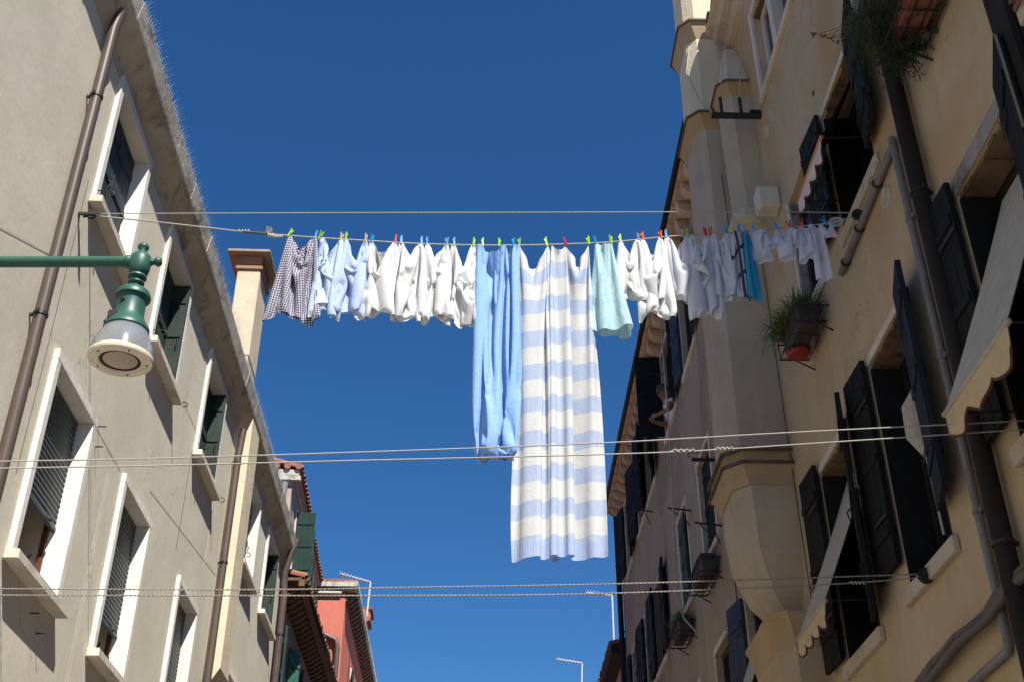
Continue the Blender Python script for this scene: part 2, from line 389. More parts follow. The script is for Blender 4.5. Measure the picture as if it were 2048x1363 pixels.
# ================================================================== LEFT: greige building
LB = thing('plastered_building', 'long greige plastered building on the left with white stone window surrounds and spiked eave', 'building', FL.w(1, 0, GROUND))
ZT = 7.72
UP = [(7.74, 8.74), (9.86, 10.86), (12.26, 13.26), (15.52, 16.52), (17.56, 18.62)]
LOW = [(7.76, 8.72), (9.90, 10.84), (12.42, 13.36), (15.50, 16.46), (17.56, 18.52)]
FW = .085
UZ0, UZ1 = 6.13, 7.43; LZ0, LZ1 = 3.08, 4.62
ops = [(a-FW, b+FW, UZ0, UZ1+FW, 0) for a, b in UP] + [(a-FW, b+FW, LZ0, LZ1+FW, 0) for a, b in LOW]
wall(FL, 1.0, 19.35, GROUND, ZT, ops, M['wall_l'], LB, 7)
def sill(F, s0, s1, z, parent, o=.11, t=.07, back=-.2, mat=None, name='sill', over=.13):
    b = MB(); b.box(F, s0-over, s1+over, 0.003, o, z-t, z+.002); b.box(F, s0+.004, s1-.004, back, .003, z-t, z+.002)
    return b.build(name, mat or M['stone'], parent, bevel=.006)
for i, (a, b2) in enumerate(UP):
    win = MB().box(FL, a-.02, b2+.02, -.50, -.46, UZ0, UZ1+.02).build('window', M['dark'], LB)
    frame_boxes(FL, a, b2, UZ0, UZ1, FW, -.46, .035).build('frame', M['jamb'], win, bevel=.004)
    sill(FL, a, b2, UZ0, win, back=-.46)
    w = (b2-a)/2
    # a pair of planked shutters set inside the reveal
    near = Leaf(FL, a+.01, -.145, 1, 0); board_leaf(near, w-.012, UZ0+.02, UZ1-.01, M['shut_u' if i == 0 else 'shut_l'], win, planks=3)
    if i in (0, 3):
        fo = Leaf(FL, a+w+.004, -.145, 1, 0)
        board_leaf(fo, w-.014, UZ0+.02, UZ1-.01, M['shut_u'], win, planks=3)
        MB().tube([FL.w(a+w+.02, -.085, UZ0+.75), FL.w(a+w+.02, -.085, UZ0+.25)], .009, 6).build('bolt', M['iron'], win)
    else:
        far = Leaf(FL, b2-.055, -.12, 1, 92); board_leaf(far, .17, UZ0+.02, UZ1-.01, M['shut_edge'], win, planks=2, iron=True)
        fo = Leaf(FL, a+w, -.165, 1, 0); board_leaf(fo, w-.07, UZ0+.02, UZ1-.01, M['shut_l'], win, planks=3, iron=False)
    hook(FL, a-.06, UZ0+.10, LB, .17); hook(FL, b2+.14, UZ0-.02, LB, .16)
for i, (a, b2) in enumerate(LOW):
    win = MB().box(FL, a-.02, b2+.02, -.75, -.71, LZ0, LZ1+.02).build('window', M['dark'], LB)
    frame_boxes(FL, a, b2, LZ0, LZ1, FW, -.16, .04).build('frame', M['jamb'], win, bevel=.004)
    # old timber and rough plaster behind the stone surround
    frame_boxes(FL, a, b2, LZ0, LZ1-.01, .07, -.71, -.162).build('reveal', M['inner'], win)
    sill(FL, a, b2, LZ0, win, back=-.7)
    MB().box(FL, b2-.035, b2-.001, -.165, -.125, LZ0+.003, LZ1-.003).build('shutter_guide', M['brownwood'], win)
    MB().box(FL, a+.001, a+.03, -.165, -.125, LZ0+.003, LZ1-.003).build('shutter_guide', M['brownwood'], win)
    ca = frame_boxes(FL, a+.06, b2-.06, LZ0+.004, LZ1-.07, .058, -.62, -.55); ca.box(FL, (a+b2)/2-.04, (a+b2)/2+.04, -.62, -.552, LZ0+.004, LZ1-.072); ca.build('casement', M['brownwood'], win)
    MB().box(FL, a+.061, b2-.061, -.60, -.59, LZ0+.004, LZ1-.07).build('pane', M['glass'], win)
    MB().tube([FL.w(b2-.005, -.24, LZ0+.16), FL.w(b2-.05, -.24, LZ0+.20), FL.w(b2-.05, -.24, LZ0+.32), FL.w(b2-.07, -.20, LZ0+.36)], .010, 6).build('handle', M['brownwood'], win)
    zr = (3.66, 3.50, LZ0+.06, 3.4, 3.5)[i]
    # corrugated roller shutter hanging in its guides
    prof = []; z = LZ1
    back = []
    while z > zr+.03:
        prof += [(-.105, z), (-.088, z-.008), (-.084, z-.026), (-.100, z-.040)]; z -= .045
    prof += [(-.10, zr+.03), (-.078, zr+.03), (-.078, zr), (-.11, zr), (-.115, LZ1)]
    rl = MB().extrude(FL, prof, a+.004, b2-.004, caps=False).build('roller_shutter', M['roller'], win)
    MB().box(FL, a+.22, a+.26, -.078, -.072, zr+.04, zr+.09).build('sticker', M['inner'], win)
    MB().box(FL, b2-.22, b2-.16, -.078, -.05, zr+.02, zr+.045).build('pull', M['roller'], win)
    hook(FL, a-.1+.9, LZ0-.28, LB, .10, False) if i < 2 else None
# cove cornice, stone edge and bird spikes
cv = MB()
def cove_prof(k=0):
    return [(.0, 7.46), (.03, 7.54), (.045, 7.60), (.08, 7.67), (.12, 7.73), (.155, 7.77), (.165, 7.80), (-.3, 7.80), (-.3, 7.46)]
cuts = [1.0]
while cuts[-1] < 19.3: cuts.append(min(19.35, cuts[-1]+RND.uniform(.25, .6)))
prev = None; P = []; fs = []; n = 9
for i, s in enumerate(cuts):
    j = [(o+(RND.uniform(-.016, .016) if 0 < k < 6 else 0), z+(RND.uniform(-.018, .018) if 0 < k < 6 else 0)) for k, (o, z) in enumerate(cove_prof())]
    P += [FL.w(s, o, z) for o, z in j]
for i in range(len(cuts)-1): fs += [(i*n+k, i*n+(k+1)%n, (i+1)*n+(k+1)%n, (i+1)*n+k) for k in range(n)]
fs += [tuple(range(n)), tuple(range(len(P)-1, len(P)-1-n, -1))]
cv.add(P, fs); cornice = cv.build('cornice', M['cove'], LB, smooth=True, sharp=60)
fb = MB(); s = 1.0
while s < 19.35:
    e = min(19.35, s+RND.uniform(.7, 1.1)); d = RND.uniform(-.006, .006)
    zt_ = 8.03+RND.uniform(-.006,.006); fb.extrude(FL, [(-.3, 7.803), (.178+d, 7.803), (.185+d, 7.83), (.212+d, zt_-.02), (.205+d, zt_), (-.3, zt_)], s+.0006, e-.0006); s = e
fb.build('gutter_stone', M['fascia'], LB, bevel=.006)
sp = MB()
for k in range(330):
    s = 4.2+k*.040
    for dx, do in ((-.02, .06), (.015, .09), (.0, .02)):
        if RND.random() < .25: continue
        b0 = FL.w(s, .195, 8.02); b1 = FL.w(s+dx*1.5, .195+do*.9, 8.10+RND.uniform(-.015, .015)); t = (b1-b0).normalized(); a = t.cross(Vector((0,1,0))).normalized()*.0019; c = t.cross(a).normalized()*.0019
        sp.add([b0-a-c*.6, b0+a-c*.6, b0+c, b1], [(0,1,3),(1,2,3),(2,0,3),(0,2,1)])
tag(sp.build('bird_spikes', M['spike'], LB, recalc=False), kind='stuff')
tiles(FL, 1.0, 19.35, .10, 8.05, 4.5, 1.05, M['tile'], LB)
# flue that climbs the wall beside the second downpipe and becomes the chimney
fl = MB(); fl.loft(FL, [(4.05, [(14.42,0.0),(15.02,0.0),(15.02,.01),(14.42,.01)]), (4.32, [(14.42,-.05),(15.02,-.05),(15.02,.17),(14.42,.17)]), (7.86, [(14.42,-.05),(15.02,-.05),(15.02,.17),(14.42,.17)])])
flue = fl.build('flue', M['flue_l'], LB, bevel=.008)
ch = MB(); ch.box(FL, 14.37, 15.0, -.33, -.01, 7.9, 8.75); c1 = ch.build('chimney', M['brickwork'], LB)
ch = MB(); ch.box(FL, 14.36, 15.01, -.34, .0, 8.75, 10.22); ch.build('stack', M['chim'], c1, bevel=.012)
ch = MB(); ch.box(FL, 14.33, 15.04, -.37, .03, 10.22, 10.30); ch.box(FL, 14.38, 14.99, -.32, -.02, 10.30, 10.44)
for k in range(4): ch.box(FL, 14.31+k*.21, 14.40+k*.21, -.36, .02, 10.30, 10.44)
ch.build('crown', M['rafter_lt'], c1, bevel=.008)
ch = MB(); ch.loft(FL, [(10.44, [(14.2,-.49),(15.17,-.49),(15.17,.14),(14.2,.14)]), (10.49, [(14.2,-.49),(15.17,-.49),(15.17,.14),(14.2,.14)]), (10.56, [(14.4,-.3),(14.9,-.3),(14.9,0),(14.4,0)])])
ch.build('cap', M['capstone'], c1, bevel=.01)
downpipe(FL, 7.10, .075, -1.6, 7.48, .046, M['pipe'], LB, (6.72, 4.62, 2.2), [(-.01,.03,.22)])
downpipe(FL, 14.24, .075, -1.6, 7.10, .046, M['pipe'], LB, (7.0, 5.6, 3.55, 1.0), [(0,.02,.40)])
downpipe(FL, 19.18, .10, -1.6, 7.0, .055, M['pipe'], LB, (6.3, 5.2), [(-.05,-.02,.35),(-.08,.06,.7),(-.08,.14,.95)])
# thin upright service cables stapled to the wall
for s_, za, zb in ((7.52, 6.2, 3.6), (9.40, 4.5, -1), (9.46, 4.5, -1), (13.5, 6.0, 5.2), (12.1, 6.1, 4.9)):
    MB().tube([FL.w(s_, .004, za), FL.w(s_+.01, .004, (za+zb)/2), FL.w(s_, .004, zb)], .003, 5).build('cable', M['cable_l'] if RND.random() < .5 else M['cable'], LB)
for pa, pb in (((-30,440),(120,520)), ((300,980),(440,1160)), ((190,850),(240,940)), ((780,640),(760,700)), ((352,770),(392,860))):
    sa, za = FL.pix(*pa); sb, zb = FL.pix(*pb)
    if pa[0] > 700: continue
    MB().tube([FL.w(sa, .003, za), FL.w(sb, .003, zb)], .0013, 5).build('cable', M['cable'], LB)  # thin dark diagonal lines laid along the wall
for X, Y in ((196, 852), (190, 892), (60, 1225)):
    s_, z_ = FL.pix(X, Y); hook(FL, s_, z_, LB, .09, False)

# ------------------------------------------------------------------ left: faded pink house with rafter eave
PB = thing('faded_pink_house', 'low faded pink house with dark corbelled eave and bright green shutters beyond the greige building', 'house', FL.w(19.36, 0, GROUND))
wins = [(20.1, 20.9), (22.6, 23.4)]
wall(FL, 19.36, 26.2, GROUND, 7.36, [(a, b2, 5.1, 6.62, .22) for a, b2 in wins], M['mauve'], PB, 6)
for a, b2 in wins:
    win = MB().box(FL, a, b2, -.26, -.22, 5.1, 6.62).build('window', M['glass'], PB)
    sill(FL, a, b2, 5.1, win)
    board_leaf(Leaf(FL, a, .02, -1, 12), .42, 5.08, 6.64, M['shut_teal'], win); board_leaf(Leaf(FL, b2, .02, 1, 18), .42, 5.08, 6.64, M['shut_bright'], win)
ev = MB(); ev.box(FL, 19.36, 26.2, -.1, .34, 7.32, 7.37); ev.box(FL, 19.36, 26.2, .30, .40, 7.22, 7.34)
ev.build('eave', M['rafter'], PB)
rf = MB(); k = 0
while 19.5+k*.27 < 26.1:
    s = 19.5+k*.27; rf.extrude(FL, [(-.05, 7.06), (.12, 7.10), (.20, 7.17), (.28, 7.22), (.295, 7.318), (-.05, 7.318)], s, s+.12); k += 1
rf.build('corbels', M['rafter'], PB)
tiles(FL, 19.36, 26.2, .42, 7.40, 3.2, .75, M['tile'], PB)
MB().tube([FL.w(19.4, .40, 7.30), FL.w(26.2, .40, 7.30)], .055, 10).build('gutter', M['gutter'], PB, smooth=True)

# ------------------------------------------------------------------ left: tall weathered house, turned a little more
th4 = -4.2; t4 = rad(th4); n4 = Vector((math.cos(t4), -math.sin(t4), 0)); p4 = Vector((-4.80, 24, 0))
F4 = Facade(p4.dot(n4)/math.cos(t4), th4, 1)
S4 = p4.dot(F4.d)
WB = thing('weathered_house', 'tall weathered mauve house with dark teal shutters and pantiled roof behind the pink house', 'house', F4.w(S4-.9, 0, GROUND))
w4 = [(S4+.35, S4+1.15, 9.3, 10.86), (S4+2.6, S4+3.4, 9.3, 10.86), (S4+4.6, S4+5.4, 9.3, 10.86)]
wall(F4, S4-.9, S4+6.3, GROUND, 11.2, [(*w, .22) for w in w4], M['mauve2'], WB, 6)
for k, (a, b2, z0, z1) in enumerate(w4):
    win = MB().box(F4, a, b2, -.26, -.22, z0, z1).build('window', M['glass'], WB)
    frame_boxes(F4, a, b2, z0, z1, .09, -.2, .03).build('frame', M['stone'], win); sill(F4, a, b2, z0, win)
    board_leaf(Leaf(F4, a-.02, .035, -1, (88, 12, 10)[k]), .40, z0, z1, M['shut_dk' if k < 2 else 'shut_l'], win, planks=3); board_leaf(Leaf(F4, b2+.02, .035, 1, (70, 12, 10)[k]), .34, z0, z1, M['shut_teal'], win, planks=3)
ev = MB(); ev.extrude(F4, [(0, 11.05), (.05, 11.08), (.08, 11.18), (.14, 11.2), (.14, 11.28), (0, 11.28)], S4-.9, S4+6.3); ev.build('eave', M['mauve2'], WB)
tiles(F4, S4-1.05, S4+6.45, .22, 11.30, 4, 1.1, M['tile'], WB)
# gable side: stone coping, short gutter and a grey pipe at the corner
gb = MB(); gb.box(F4, S4-1.02, S4-.9, -3.0, .18, 11.02, 11.12); gb.box(F4, S4-1.0, S4-.9, -3.0, .14, 11.14, 11.27); gb.build('string_course', M['fascia'], WB)
tl = MB()
for k in range(9):
    c = F4.w(S4-1.0, .12-k*.24, 11.33); tl.tube([c+F4.d*-.06, c+F4.d*.25], .075, 10)
tl.build('verge_tiles', M['tile'], WB, smooth=True, sharp=40)
downpipe(F4, S4-.98, -.14, 6, 10.45, .075, M['conduit'], WB, (10.2, 9.2), [(-.02,-.02,.2),(-.02,.0,.50)])
c2 = MB(); c2.box(F4, S4+1.7, S4+2.3, -.75, -.25, 11.3, 12.45); cc = c2.build('chimney', M['mauve2'], WB)
c2 = MB(); c2.box(F4, S4+1.62, S4+2.38, -.83, -.17, 12.45, 12.53); c2.box(F4, S4+1.7, S4+2.3, -.7, -.3, 12.53, 12.58); c2.box(F4, S4+1.58, S4+2.42, -.87, -.13, 12.58, 12.66); c2.build('cap', M['terra'], cc)

# ------------------------------------------------------------------ left: red house further on
RB = thing('red_house', 'brick red rendered house with bracketed eave at the far left end of the street', 'house', FL.w(30.1, 0, GROUND))
wr = [(33.0, 33.9, 8.2, 9.8), (36.5, 37.4, 8.2, 9.8), (40, 40.9, 8.2, 9.8)]
wall(FL, 30.1, 46, GROUND, 11.1, [(*w, .25) for w in wr], M['red'], RB, 7)
for a, b2, z0, z1 in wr:
    win = MB().box(FL, a, b2, -.29, -.25, z0, z1).build('window', M['glass'], RB)
    frame_boxes(FL, a, b2, z0, z1, .1, -.25, .03).build('frame', M['stone'], win); sill(FL, a, b2, z0, win)
    board_leaf(Leaf(FL, a, .03, -1, 10), .44, z0, z1, M['shut_dk'], win); board_leaf(Leaf(FL, b2, .03, 1, 10), .44, z0, z1, M['shut_dk'], win)
ev = MB(); ev.box(FL, 29.98, 46, -.1, .30, 11.08, 11.16); ev.box(FL, 29.9, 46, -.12, .33, 11.163, 11.29); ev.box(FL, 29.9, 30.1, -5, -.12, 11.163, 11.285); ev.box(FL, 29.98, 30.1, -5, -.1, 11.0, 11.06)
ev.build('eave', M['fascia'], RB)
rf = MB(); k = 0
rf.box(FL, 30.12, 45.98, .002, .05, 10.84, 11.079)
while 30.2+k*.34 < 46:
    s = 30.2+k*.34; rf.extrude(FL, [(0, 10.82), (.12, 10.86), (.22, 10.96), (.28, 11.0), (.29, 11.078), (0, 11.078)], s, s+.17); k += 1
rf.build('corbels', M['rafter'], RB)
tiles(FL, 29.95, 46, .29, 11.305, 3.4, .06, M['tile'], RB)
tl = MB()
for k in range(9): tl.tube([FL.w(29.92, -.1-k*.18, 11.33), FL.w(30.3, -.1-k*.18, 11.345)], .06, 10)
tl.build('verge_tiles', M['tile'], RB, smooth=True, sharp=40)
MB().tube([FL.w(30.0, -2.4, 10.30), FL.w(30.0, -.6, 9.95), FL.w(30.0, -.16, 9.75), FL.w(29.99, -.10, 9.55), FL.w(29.99, -.10, 2)], .07, 12).build('downpipe', M['pipe'], RB, smooth=True)
MB().tube([FL.w(30.08, -.55, 9.7), FL.w(30.08, -.56, 3)], .012, 6).build('cable', M['cable_l'], RB)
c2 = MB(); c2.box(FL, 36.9, 37.6, -.55, .05, 11.3, 12.6); cc = c2.build('chimney', M['red'], RB)
c2 = MB(); c2.box(FL, 36.8, 37.7, -.65, .15, 12.6, 12.7); c2.box(FL, 36.9, 37.6, -.5, .0, 12.7, 12.95); c2.box(FL, 36.72, 37.78, -.7, .2, 12.95, 13.05); c2.build('cap', M['rafter'], cc)
MB().lathe(FL.w(34.4, .12, 11.9), [(.02,-.02),(.17,.0),(.23,.05),(.21,.055),(.02,.02)], 20, axis=(.2,-1,.2)).build('satellite_dish', M['terra'], RB, smooth=True)
MB().tube([FL.w(34.4, .06, 11.3), FL.w(34.4, .1, 11.9)], .025, 8).build('dish_pole', M['alu'], RB)

# ------------------------------------------------------------------ aerials
def aerial(name, label, base, top, arm, n=9, group=None):
    t = thing(name, label, 'aerial', base)
    MB().tube([base, top], .028, 8).build('mast', M['alu'], t)
    b = MB(); a0, a1 = Vector(arm[0]), Vector(arm[1]); b.tube([a0, a1], .022, 6)
    dv = (a1-a0); sd = Vector((0,0,1)).cross(dv).normalized()
    for k in range(n):
        c = a0+dv*((k+.5)/n); w = .10+.10*k/n; b.tube([c-sd*w, c+sd*w], .014, 5)
    b.build('boom', M['alu'], t); return t
aerial('roof_aerial', 'pale television aerial with its boom pointing left on the red house roof', on_y(733,1232,31.), on_y(741,1163,31.), (on_y(741,1163,31.), on_y(680,1146,31.)))
aerial('roof_aerial', 'tall pale aerial mast standing against the end of the mauve building', on_y(1230,1345,31.), on_y(1224,1190,31.), (on_y(1224,1190,31.), on_y(1172,1184,31.)))
aerial('roof_aerial', 'short pale aerial at the bottom of the sky gap', on_y(1163,1385,36.), on_y(1164,1324,36.), (on_y(1165,1325,36.), on_y(1113,1317,36.)), 7)

# ================================================================== RIGHT: ochre building
OB = thing('ochre_building', 'tall ochre plastered building on the right with black shutters and faceted chimney breasts', 'building', FR.w(4.35, 0, GROUND))
RW = dict(low3=(5.0, 5.87, 3.06, 4.86), low2=(7.05, 7.95, 2.98, 4.84), low1=(8.72, 9.62, 2.95, 4.70), up4=(7.0, 7.95, 6.15, 7.48), up5=(8.62, 9.30, 6.20, 7.56), up6=(8.15, 9.52, 9.28, 10.50), up3=(5.0, 5.87, 6.3, 7.9), bot=(5.0, 9.6, -9, -8))
ops = [(*RW[k], .14 if k in ('up6', 'up5') else .30) for k in ('low3', 'low2', 'low1', 'up4', 'up5', 'up6', 'up3')]
wall(FR, 4.35, 11.42, GROUND, 11.2, ops, M['wall_r'], OB, 7)
def rwin(F, key, frame=None, sillmat=None, sillo=.05, sillt=.11, jamb=None, glass='glass', back=.30, over=.08):
    a, b2, z0, z1 = RW[key] if isinstance(key, str) else key
    par = OB if F is FR and (not isinstance(key, tuple)) else MB2
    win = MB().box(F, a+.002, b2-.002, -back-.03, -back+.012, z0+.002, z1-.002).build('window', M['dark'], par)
    g = MB(); g.box(F, a+.10, b2-.10, -back+.02, -back+.03, z0+.1, z1-.1); g.build('pane', M[glass], win)
    fr = MB(); fr.box(F, a+.004, a+.09, -back+.014, -back+.06, z0+.004, z1-.004); fr.box(F, b2-.09, b2-.004, -back+.014, -back+.06, z0+.004, z1-.004); fr.box(F, (a+b2)/2-.035, (a+b2)/2+.035, -back+.014, -back+.065, z0+.004, z1-.004); fr.box(F, a+.091, b2-.091, -back+.014, -back+.06, z1-.09, z1-.006)
    fr.build('casement', M['iron'] if frame is None else M[frame], win)
    if back > .2:                                                # black boards like folded shutters, added to darken the reveal
        for x0, x1 in ((b2-.03, b2-.002), (a+.002, a+.03)): MB().box(F, x0, x1, -back+.065, -.001, z0+.006, z1-.045).build('dark_lining', M['shut_r'], win)
    if sillmat: sill(F, a, b2, z0+.002, win, o=sillo, t=sillt, back=-.1 if back < .2 else -.2, mat=M[sillmat], over=over)
    return win, a, b2, z0, z1
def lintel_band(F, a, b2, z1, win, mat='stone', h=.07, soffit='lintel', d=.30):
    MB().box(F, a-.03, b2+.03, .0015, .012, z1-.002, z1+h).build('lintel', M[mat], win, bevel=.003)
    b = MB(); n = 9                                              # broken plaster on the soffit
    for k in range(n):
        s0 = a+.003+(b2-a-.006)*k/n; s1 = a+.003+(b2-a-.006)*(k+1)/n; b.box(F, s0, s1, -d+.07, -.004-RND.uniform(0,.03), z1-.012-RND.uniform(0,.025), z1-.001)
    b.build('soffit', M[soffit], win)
def rshut(win, F, a, b2, z0, z1, far, near, mat='shut_r', matn=None, w=None, dz=.05):
    w = w or (b2-a)/2
    if far is not None: board_leaf(Leaf(F, b2+.005, .03, 1, far), w, z0+dz, z1+.03, M[mat], win, planks=4)
    if near is not None: board_leaf(Leaf(F, a-.005, .03, -1, near), w, z0+dz, z1+.03, M[matn or mat], win, planks=4)
def awning(win, F, A, B, zt, ot, C_, D_, ob, canvas, val, trim, vh=.20, lobes=3, arm=True, sag=.03):
    """sun blind: canvas from roller (A..B at o=ot,z=zt) down to its front bar, scalloped valance hanging from the bar"""
    a = MB(); n, m = 10, 10; P = []
    for i in range(n+1):
        u = i/n
        for j in range(m+1):
            v = j/m; s = (A[0]*(1-v)+C_[0]*v)*(1-u)+(B[0]*(1-v)+D_[0]*v)*u; o = ot*(1-v)+ob*v; z = zt*(1-v)+C_[1]*v-sag*math.sin(math.pi*v)*(1+.5*math.sin(9*u))
            P.append(F.w(s, o, z))
    N = len(P); nn = (F.out*.004+Vector((0,0,.004)))
    fs = [(i*(m+1)+j, (i+1)*(m+1)+j, (i+1)*(m+1)+j+1, i*(m+1)+j+1) for i in range(n) for j in range(m)]
    P2 = [p+nn for p in P]; fs2 = [tuple(N+x for x in reversed(f)) for f in fs]
    a.add(P+P2, fs+fs2); aw = a.build('awning', M[canvas], win.parent, smooth=True, recalc=False)
    MB().tube([F.w(C_[0]+.02, ob, C_[1]), F.w(D_[0]-.02, ob, C_[1])], .018, 8).build('front_bar', M['trim_o' if val == 'val_w' else canvas], aw, smooth=True)
    # valance: scallops swinging below the bar
    k = 48; top = []; bot = []
    for i in range(k+1):
        u = i/k; s = C_[0]*(1-u)+D_[0]*u; ph = (u*lobes) % 1; h = vh*(.62+.38*math.sin(math.pi*ph)) - (.05*math.exp(-((ph-.5)/.12)**2) if False else 0)
        top.append((s, C_[1]-.01)); bot.append((s, C_[1]-.01-h))
    vb = MB(); P = []
    for i in range(k+1):
        w = .012*math.sin(i*.55)
        P += [F.w(top[i][0], ob+.004, top[i][1]), F.w(bot[i][0], ob+.004+w, bot[i][1]), F.w(bot[i][0], ob-.002+w, bot[i][1]), F.w(top[i][0], ob-.002, top[i][1])]
    fs = [(i*4+q, i*4+(q+1)%4, i*4+4+(q+1)%4, i*4+4+q) for i in range(k) for q in range(4)]
    vb.add(P, fs); vo = vb.build('valance', M[val], aw, smooth=False)
    MB().tube([F.w(bot[i][0], ob+.001+.012*math.sin(i*.55), bot[i][1]) for i in range(k+1)], .009, 6).build('trim', M[trim], aw)
    # cord line on the canvas underside and side arms
    MB().tube([F.w((A[0]*.35+B[0]*.65)*(1-v)+(C_[0]*.35+D_[0]*.65)*v, ot*(1-v)+ob*v, zt*(1-v)+C_[1]*v-.045*math.sin(math.pi*v)-.012) for v in [i/12 for i in range(13)]], .007, 5).build('cord', M['cable'], aw)
    if arm:
        for s_ in (C_[0], D_[0]): MB().tube([F.w(s_, -.03, C_[1]+.02), F.w(s_, ob, C_[1])], .006, 6).build('arm', M['iron'], aw)
    return aw
MB2 = None
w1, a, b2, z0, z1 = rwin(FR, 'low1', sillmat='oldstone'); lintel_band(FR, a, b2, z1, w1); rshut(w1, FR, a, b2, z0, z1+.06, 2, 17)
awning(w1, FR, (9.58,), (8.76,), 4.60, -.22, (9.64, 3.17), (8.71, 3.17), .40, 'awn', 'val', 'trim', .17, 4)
w2, a, b2, z0, z1 = rwin(FR, 'low2', sillmat='oldstone'); lintel_band(FR, a, b2, z1, w2, soffit='lintel'); rshut(w2, FR, a, b2, z0+.15, z1+.02, 2, 15, 'shut_r', 'shut_skylit')
MB().tube([FR.w(7.12, -.12, 4.3), FR.w(7.30, -.02, 4.08), FR.w(7.34, -.04, 3.9), FR.w(7.30, -.1, 3.7)], [.05, .09, .10, .06], 10).build('rolled_blind', M['awn'], w2, smooth=True)
MB().tube([FR.w(7.2, -.06, 4.45), FR.w(7.22, .0, 4.1), FR.w(7.24, -.02, 3.1)], .01, 6).build('cord', M['awn'], w2)
w3, a, b2, z0, z1 = rwin(FR, 'low3', sillmat='oldstone'); lintel_band(FR, a, b2, z1, w3, 'pitted', .13); rshut(w3, FR, a, b2, z0+.10, z1+.08, 2, 20)
awning(w3, FR, (5.75,), (4.95,), 4.72, -.22, (5.86, 3.25), (4.92, 3.25), .40, 'awn', 'val', 'trim', .20, 3)
w4_, a, b2, z0, z1 = rwin(FR, 'up4', sillmat='oldstone', sillo=.03); lintel_band(FR, a, b2, z1, w4_); rshut(w4_, FR, a, b2, z0+.05, z1, 4, 12, 'shut_peel')
awning(w4_, FR, (7.9,), (7.1,), 7.38, -.1, (7.92, 6.46), (7.11, 6.46), .36, 'awn_br', 'val_w', 'trim', .17, 4)
w5, a, b2, z0, z1 = rwin(FR, 'up5', sillmat='stone', sillo=.03, over=.03, back=.14)
MB().box(FR, a-.09, a-.001, .0015, .014, z0, z1).build('jamb', M['stone'], w5); MB().box(FR, b2+.001, b2+.08, .0015, .014, z0, z1).build('jamb', M['stone'], w5)
MB().box(FR, b2-.012, b2-.001, -.10, -.004, z0+.003, z1-.003).build('reveal', M['pitted'], w5)
w6, a, b2, z0, z1 = rwin(FR, 'up6', frame='stone', sillmat='stone', sillo=.05, sillt=.06, back=.14); frame_boxes(FR, a, b2, z0, z1, .10, .0015, .03).build('frame', M['stone'], w6); lintel_band(FR, a, b2, z1, w6, d=.14)
MB().box(FR, (a+b2)/2-.07, (a+b2)/2+.07, -.12, .02, z0+.003, z1-.035).build('mullion', M['stone'], w6)
w7, a, b2, z0, z1 = rwin(FR, 'up3', sillmat='stone'); rshut(w7, FR, a, b2, z0, z1, 5, 5)
# south edge of the building: dark boxed trunking
bx = MB(); bx.box(FR, 4.36, 4.80, .002, .10, GROUND, 11.15); bx.box(FR, 4.52, 4.64, .101, .16, GROUND, 11.1); bx.build('trunking', M['gutter'], OB, bevel=.01)
# pipes and conduits
downpipe(FR, 6.20, .085, GROUND, 11.0, .06, M['blackpipe'], OB, (9.5, 7.6, 5.15, 2.6))
downpipe(FR, 6.37, .035, 2.15, 8.6, .026, M['conduit'], OB, (7.0, 5.6, 4.1, 2.9), tilt=-.03)
downpipe(FR, 6.54, .035, 2.15, 5.94, .026, M['conduit'], OB, (5.2, 4.05, 2.95), [(.02, 0, .03)], tilt=.02)
sA, zA = FR.pix(1787, 288, .04); sB, zB = FR.pix(1682, 548, .04)
MB().tube([FR.w(sA, .04, zA), FR.w(sB, .04, zB)], .030, 10).build('conduit', M['conduit'], OB, smooth=True)
for t_ in (.28, .62, .9): c = FR.w(sA+(sB-sA)*t_, .04, zA+(zB-zA)*t_); MB().lathe(c, [(.031,-.012),(.042,-.012),(.042,.012),(.031,.012)], 10, axis=(FR.w(sB,.04,zB)-FR.w(sA,.04,zA)), caps=False).build('bracket', M['iron'], OB)
MB().tube([FR.w(6.53, .035, 2.16), FR.w(6.56, .035, 2.10), FR.w(*(lambda q: (q[0], .035, q[1]))(FR.pix(1940, 1370, .035)))], .028, 10).build('conduit', M['conduit'], OB, smooth=True)
def bundle(pts, r, n=3):
    b = MB()
    for k in range(n):
        q = []
        for i, (X, Y) in enumerate(pts):
            s_, z_ = FR.pix(X+RND.uniform(-5,5)+k*3, Y+RND.uniform(-5,5)+k*4, .05); q.append(FR.w(s_, .05+.03*(k % 2), z_))
        b.tube(q, r*(1, .6, .45)[k % 3], 7)
    return b
bundle([(1820, 1390), (1870, 1325), (1920, 1270), (1975, 1225), (1995, 1195), (2020, 1165), (2070, 1118)], .032, 4).build('cable_bundle', M['cable'], OB, smooth=True)
# vents, plates, holes in the plaster
def vent(X, Y, r, grill=True):
    s_, z_ = FR.pix(X, Y); c = FR.w(s_, 0, z_)
    v = MB().lathe(c, [(r*.72,.001),(r*.74,.016),(r,.016),(r*1.02,.001)], 24, axis=FR.out, caps=False).build('vent', M['oldstone'], OB, smooth=True)
    b = MB().lathe(c, [(r*.73,.002),(r*.73,.005)], 24, axis=FR.out); 
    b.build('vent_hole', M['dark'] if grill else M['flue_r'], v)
    if grill:
        g = MB()
        for k in range(7):
            x = r*.7*(k-3)/3.5; h = math.sqrt(max(.0001, (r*.7)**2-x*x)); g.box(FR, s_-h, s_+h, .006, .012, z_+x-.006, z_+x+.004)
        g.build('slats', M['oldstone'], v)
vent(1773, 395, .085); vent(1615, 258, .075); vent(1546, 230, .075, False); vent(1535, 262, .075, False)
s_, z_ = FR.pix(1627, 187); MB().lathe(FR.w(s_, .001, z_), [(.03,0),(.028,.003)], 12, axis=FR.out).build('hole', M['dark'], OB)
